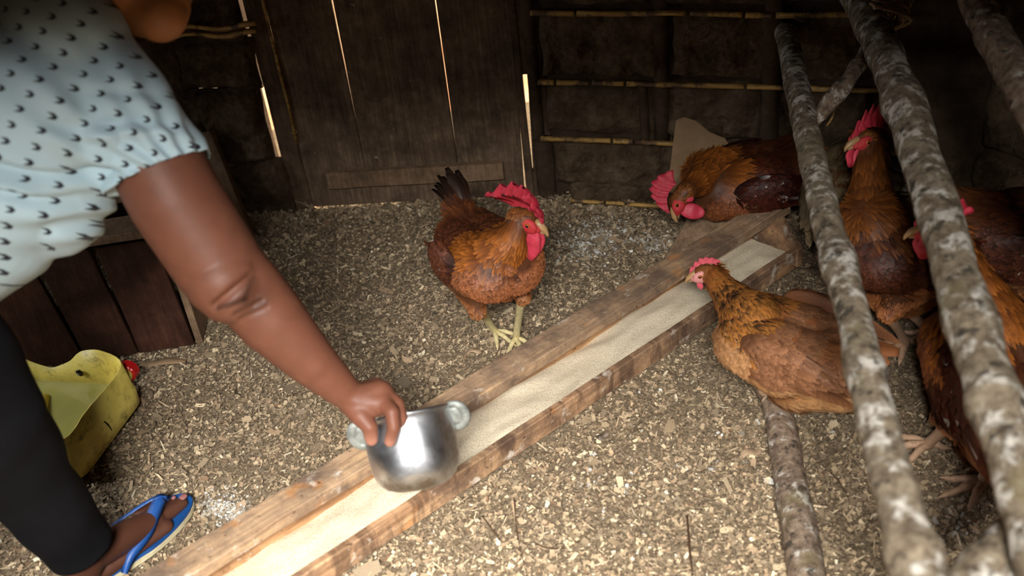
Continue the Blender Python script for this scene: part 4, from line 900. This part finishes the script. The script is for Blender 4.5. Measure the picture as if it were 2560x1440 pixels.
    # wings
    for s in (-1, 1):
        bm = bmesh.new(); cW = L(-.045, s*.093-(wz-.25)*s*.5, wz); ax = (X_*1.0+Zb*.10).normalized(); ay = Y_*s; az = ax.cross(ay)
        ellipsoid(bm, cW, ax*.108*R, ay*.020*R, az*.048*R, 28, 18)
        for v in bm.verts:   # taper towards the tip, pull it in against the rump
            t = (v.co-cW).dot(ax)/(.118*R); v.co -= az*((v.co-cW).dot(az))*max(0, -t)*.55; v.co -= ay*max(0, -t)**2*.028*R*(1-open_); v.co += ay*.016*R*math.exp(-((t-.1)/.6)**2)*.3
        wm = bpy.data.meshes.new('wing'); bmesh.ops.recalc_face_normals(bm, faces=bm.faces); bm.to_mesh(wm); bm.free(); wv, _ = mesh_np(wm)
        Pw, Nw = sample(wm, 1500); k = (Nw@np.array(ay)) > .05; Pw, Nw = Pw[k], Nw[k]; nW = len(Pw); tw = (Pw-np.array(cW))@np.array(ax)/(.118*R); zw = (Pw-np.array(cW))@np.array(az)/(.06*R)
        Tw = np.tile(-np.array(ax)-np.array(az)*.22, (nW, 1)); v = rs.uniform(.7, 1.3, (nW, 1)); lw = np.where(tw < -.1, .05, .032)*R*rs.uniform(.85, 1.15, nW)
        cbw = P['wing'][0]*v; ctw = P['wing'][1]*v; q = rs.rand(nW) < P['spots']*1.6; ctw[q] = rgb(215, 210, 205)  # wing glints coloured in as pale tips too
        f1 = feather_mesh(Pw, Nw, Tw, lw, np.full(nW, .013*R)*rs.uniform(.8, 1.1, nW), cbw, ctw, .05, .06, .15)
        # flight feathers, lower edge
        nq = 11; tq = np.linspace(.35, -.75, nq); Pq = np.array([np.array(cW)+np.array(ax)*t*.118*R-np.array(az)*(.030-.014*max(0, -t))*R+np.array(ay)*(.012-.02*max(0, -t)**2)*R for t in tq]); Nq = np.tile(np.array(ay)*.95+np.array(az)*.15, (nq, 1)); Nq /= np.linalg.norm(Nq, axis=1)[:, None]
        f2 = feather_mesh(Pq, Nq, np.tile(-np.array(ax)*1.-np.array(az)*.10, (nq, 1)), np.full(nq, .066*R), np.full(nq, .017*R), np.tile(P['quill'][0], (nq, 1)), np.tile(P['quill'][1], (nq, 1)), .03, .08, .03)
        n0_ = len(wv); polys = []; 
        quads = [list(p.vertices) for p in wm.polygons if len(p.vertices) == 4]; tris = [list(p.vertices) for p in wm.polygons if len(p.vertices) == 3]
        VV_ = np.concatenate([wv, f1[0], f2[0]]); o1 = n0_; o2 = n0_+len(f1[0]); CC_ = np.concatenate([np.tile(P['wing'][0], (n0_, 1)), f1[3], f2[3]])
        link('wing', np_mesh('wing', VV_, [np.array(quads), np.array(tris), f1[1]+o1, f1[2]+o1, f2[1]+o2, f2[2]+o2], CC_), M['feather'], root); bpy.data.meshes.remove(wm)
    # tail feathers
    tb = L(-.147, 0, .30+.03*tailup)
    for k in range(tail_n):
        a = (k/(tail_n-1)-.5); el = tailup*.9+.35*(1-abs(a)*2)+rs.uniform(-.08, .08); d0 = (-X_*math.cos(el)+Zb*math.sin(el)+Y_*a*.55).normalized(); ln = tail_len*R*rs.uniform(.75, 1.1)*(1.15-.5*abs(a)); bend = -Zb*.35 if male else Zb*0
        pts = []; n_ = 9
        for i in range(n_): t = i/(n_-1); pts.append(tb+Y_*a*.03*R+d0*ln*t+bend*ln*t*t*(.7 if male else 0)-X_*ln*t*t*.25)
        V_ = []; C_ = []; side0 = d0.cross(Y_).cross(d0).normalized(); up_ = d0.cross(side0).normalized(); side_ = (side0*.55+up_*.45*(1 if a < 0 else -1)).normalized() if male else (side0*.9+up_*.3).normalized()
        for i in range(n_):
            t = i/(n_-1); wv_ = .013*R*(math.sin(math.pi*(.12+.80*t))**.7)*(1.15 if not male else 1.); c = P['tail'][0]*(1-t)+P['tail'][1]*t
            for j in (-1, 0, 1): V_.append(pts[i]+side_*wv_*j-up_*abs(j)*.003); C_.append(c*(1.15 if j == 0 else 1))
        F_ = [(3*i+j, 3*i+j+1, 3*i+j+4, 3*i+j+3) for i in range(n_-1) for j in (0, 1)]
        o = link('tail_feather', np_mesh('tail_feather', np.array(V_), [np.array(F_)], np.array(C_)), M['feather'], root); s_ = o.modifiers.new('t', 'SOLIDIFY'); s_.thickness = .0008
    # head furniture
    hp = headp; HS = R*headscale
    hl = lambda x, y, z: hp+(hd*x+hs*y+hu*z)*HS
    fm = 'face' if male else 'face_pale'; cmn = 'comb' if male else 'comb_pale'
    bm = bmesh.new(); nc = 44; nr = 6; ch = .040*comb; g = []
    for i in range(nc+1):
        t = i/nc; bxx = .036-.066*t; bzz = .002+.022*math.sin(math.pi*min(1, t*.75+.12)); env = math.sin(math.pi*(.10+.86*t))**.55
        sp = abs(((t*5.5+.1) % 1)-.42)/.58; tooth = (1-min(1, sp))**.8; h = ch*env*(1-teeth+(teeth+.04)*tooth); g.append([])
        for j in range(nr+1):
            u = j/nr; g[-1].append((bxx-(.020*comb*u*u*(.3+t)) , flop*ch*u*u*(.6+.6*t)+.0016*math.sin(i*.7+j), bzz+h*u*(1-.25*abs(flop)*u), .0042*(1-u*.78)))
    for sgn in (-1, 1):
        vs_ = [[bm.verts.new(hl(x, y+sgn*th, z)) for (x, y, z, th) in row] for row in g]
        for i in range(nc):
            for j in range(nr): bm.faces.new((vs_[i][j], vs_[i+1][j], vs_[i+1][j+1], vs_[i][j+1]))
        if sgn == -1: va_ = vs_
        else:
            for i in range(nc): bm.faces.new((va_[i][nr], va_[i+1][nr], vs_[i+1][nr], vs_[i][nr]))
            for j in range(nr): bm.faces.new((va_[0][j], va_[0][j+1], vs_[0][j+1], vs_[0][j])); bm.faces.new((va_[nc][j], va_[nc][j+1], vs_[nc][j+1], vs_[nc][j]))
    from_bm('comb', bm, M[cmn], root)
    bm = bmesh.new(); tube(bm, [hl(.018, 0, .003), hl(.030, 0, .003), hl(.042, 0, -.001), hl(.050, 0, -.008), hl(.052, 0, -.013)], [.0095*HS, .0082*HS, .0058*HS, .003*HS, .0006], 12, up=hu); tube(bm, [hl(.018, 0, -.006), hl(.032, 0, -.008), hl(.044, 0, -.011)], [.0075*HS, .0052*HS, .001], 10, up=hu); from_bm('beak', bm, M['beak'], root)
    for s in (-1, 1):
        bm = bmesh.new(); ellipsoid(bm, hl(.014, s*.0125, -.002), hd*.019*HS, hs*.0085*HS, hu*.015*HS, 18, 12); ellipsoid(bm, hl(.026, s*.006, -.004), hd*.012*HS, hs*.007*HS, hu*.009*HS, 12, 8)
        for v in bm.verts: v.co += (v.co-hp).normalized()*.0008*noise.noise(v.co*300)
        from_bm('face_skin', bm, M[fm], root)
        bm = bmesh.new(); ellipsoid(bm, hl(.015, s*.0190, .003), hd*.0052*HS, hs*.0036*HS, hu*.0044*HS, 14, 10); e_ = from_bm('eye', bm, M['iris'], root); bm = bmesh.new(); ellipsoid(bm, hl(.0155, s*.0215, .003), hd*.0030*HS, hs*.0016*HS, hu*.0028*HS, 12, 8); from_bm('pupil', bm, M['eye'], e_)
        bm = bmesh.new(); wl_ = wattle; ellipsoid(bm, hl(.022, s*.0085, -.016-.018*wl_), hd*.0165*wl_*HS, hs*(.0035+.002*wl_)*HS, hu*.026*wl_*HS, 18, 14)
        for v in bm.verts: v.co += hs*.002*HS*math.sin(((v.co-hp).dot(hu))*190+s)+(v.co-hp).normalized()*.0012*noise.noise(v.co*90)
        from_bm('wattle', bm, M['wattle' if male else 'comb_pale'], root)
        bm = bmesh.new(); ellipsoid(bm, hl(-.004, s*.0165, -.016), hd*.0085*HS*max(.6, wattle), hs*.0035*HS, hu*.014*HS*max(.6, wattle), 12, 8); from_bm('ear_lobe', bm, M['wattle' if male else 'face_pale'], root)
    # legs
    if legs is None: legs = [(Gx@Vector((.01, .055*w, 0)), yaw), (Gx@Vector((.01, -.055*w, 0)), yaw)]
    for i, (fp, fy) in enumerate(legs):
        s = 1 if i == 0 else -1; top = L(.012, s*.055, .155); hock = L(.0, s*.055, .118); f0 = Vector((fp[0], fp[1], .016)); fwd = ang(fy)
        hock = (top*.45+f0*.55)-X_*.012 if (hock-f0).length > .17*R or hock.z < f0.z+.02 else hock
        bm = bmesh.new(); p_, r_ = smooth_path([(top, .014*R), (hock, .0115*R), (hock*.4+f0*.6, .0092*R), (f0, .0100*R)], 5); tube(bm, p_, r_, 10, .10)
        for da, ln in ((-38, .052), (0, .066), (38, .054), (172, .028)):
            d = ang(fy+da); lnR = ln*R; p_, r_ = smooth_path([(f0-Z*.002, .0085*R), (f0+d*lnR*.4+Z*.001, .0068*R), (f0+d*lnR*.75-Z*.005, .0058*R), (f0+d*lnR-Z*.007, .0044*R), (f0+d*(lnR+.012*R)-Z*.010, .0006)], 3)
            for q in range(len(r_)): r_[q] *= 1+.10*math.sin(q*2.2)
            tube(bm, p_, r_, 8, .08)
        from_bm('leg', bm, M[shank], root)
    return root


SK = dict()
def center_feet(c, scale): return Vector((c.x, c.y, 0)), .235-c.z/scale
# 1: rooster standing in the middle
f1_, _ = center_feet(Pd(1225, 650, 2.09), 1)
bird('rooster', 'red rooster with orange neck standing in front of the plank door', f1_, -70, .90, Pd(1312, 545, 1.95), (.78, -.50, -.36), (-.05, .05, 1), pitch=14, legs=[(Pz(1292, 858, 0), -80), (Pz(1240, 842, 0), -50)], drop=-.055, comb=1.65, wattle=1.6, tailup=1.0, flop=.45, nf=15000, width=1.05, neckbow=.05, headscale=1.22, teeth=.62,
     P=pal(wing=(rgb(52, 26, 18), rgb(116, 64, 40)), breast=(rgb(64, 32, 17), rgb(170, 104, 64)), rump=(rgb(70, 36, 20), rgb(128, 72, 38)), tail=(rgb(60, 34, 22), rgb(40, 28, 22))), tail_len=.125, tail_n=11, seed=1)
# 2: rooster crouching behind the trough
S2 = .98; f2_, dr2 = center_feet(Pd(1862, 455, 2.47), S2)
bird('rooster', 'dark red rooster stretching its head low to the left behind the trough', f2_, 184, S2, Pd(1695, 495, 2.33), (-.30, -.40, -.86), (-.95, .1, .3), pitch=-2, drop=dr2, comb=1.05, teeth=.2, wattle=1.05, tailup=-.45, nf=13000, width=1.0, neckbow=.0, tail_len=.09,
     P=pal(wing=(rgb(40, 16, 12), rgb(90, 38, 22)), back=(rgb(48, 20, 12), rgb(100, 46, 20)), spots=.02), seed=2, headscale=1.1)
# 3: hen at the trough
S3 = .90; f3_, dr3 = center_feet(Pd(1965, 868, 1.90), S3)
bird('hen', 'light brown hen with black-flecked neck feeding at the trough end', f3_, 137, S3, Pd(1765, 680, 2.03), (-.92, .1, -.30), (-.1, .1, 1), male=False, P=HEN, pitch=4, drop=dr3, comb=.38, wattle=.42, tailup=.1, wz=.276, thighs=False, nf=19000, width=1.15, neckbow=.03, tail_len=.06, tail_n=7, seed=3, shank='shank_pink', headscale=1.0, legs=[(Pz(2010, 950, 0), 140), (Pz(2060, 905, 0), 140)])
# 4: tall dark rooster
bird('rooster', 'tall dark rooster standing upright in shadow between the two perch poles', Vector((.775, 1.66, 0)), 200, 1.06, Pd(2168, 345, 1.98), (-.93, -.36, -.02), male=True, P=pal(neck=(rgb(84, 44, 16), rgb(140, 82, 32)), breast=(rgb(44, 20, 12), rgb(96, 50, 28)), wing=(rgb(44, 16, 11), rgb(84, 34, 20)), thigh=(rgb(150, 88, 50), rgb(196, 128, 78)), belly=(rgb(150, 88, 50), rgb(200, 134, 82))),
     pitch=24, fluff=True, wz=.262, comb=1.1, wattle=1., tailup=-.1, nf=15000, neckbow=.02, seed=4, shank='shank_pink', tail_n=7, tail_len=.10, legs=[(Pz(2262, 872, 0), 200), (Pz(2330, 850, 0), 190)])
# 5: bird seen from behind by the thickest pole
bird('rooster', 'brown rooster seen from behind under the thickest perch pole', Vector((.815, 1.270, 0)), 94, 1.10, Pd(2345, 570, 1.72), (-.93, .1, -.1), male=True, P=pal(thigh=(rgb(140, 86, 48), rgb(190, 128, 78)), belly=(rgb(140, 86, 48), rgb(196, 134, 84)), rump=(rgb(130, 78, 42), rgb(184, 122, 72)), wing=(rgb(58, 26, 16), rgb(100, 48, 28))),
     pitch=20, drop=.040, fluff=True, wz=.275, comb=.9, wattle=.8, tailup=-.9, nf=15000, width=1.08, seed=5, shank='shank_pink', tail_n=5, tail_len=.06, legs=[(Pz(2318, 1125, 0), 175), (Pz(2452, 1222, 0), 190)])
# 6: right edge
bird('rooster', 'rusty red rooster with black tail at the right edge behind the thickest pole', Pz(2550, 850, 0), -35, 1.05, Pd(2700, 420, 1.9), (.8, -.5, 0), male=True, P=RED, pitch=10, tailup=.7, nf=9000, seed=6, tail_len=.13, tail_n=9, shank='shank_pink')
# 7: pale hen in the gap
bird('hen', 'pale grey-brown hen half hidden behind the slim perch pole', Vector((.80, 1.93, 0)), 60, 1.0, Vector((.93, 2.08, .30)), (.6, .5, -.3), male=False, P=PALE, pitch=10, tailup=.5, nf=8000, seed=7, comb=.4, wattle=.4, tail_len=.10, tail_n=7, shank='shank_pink')
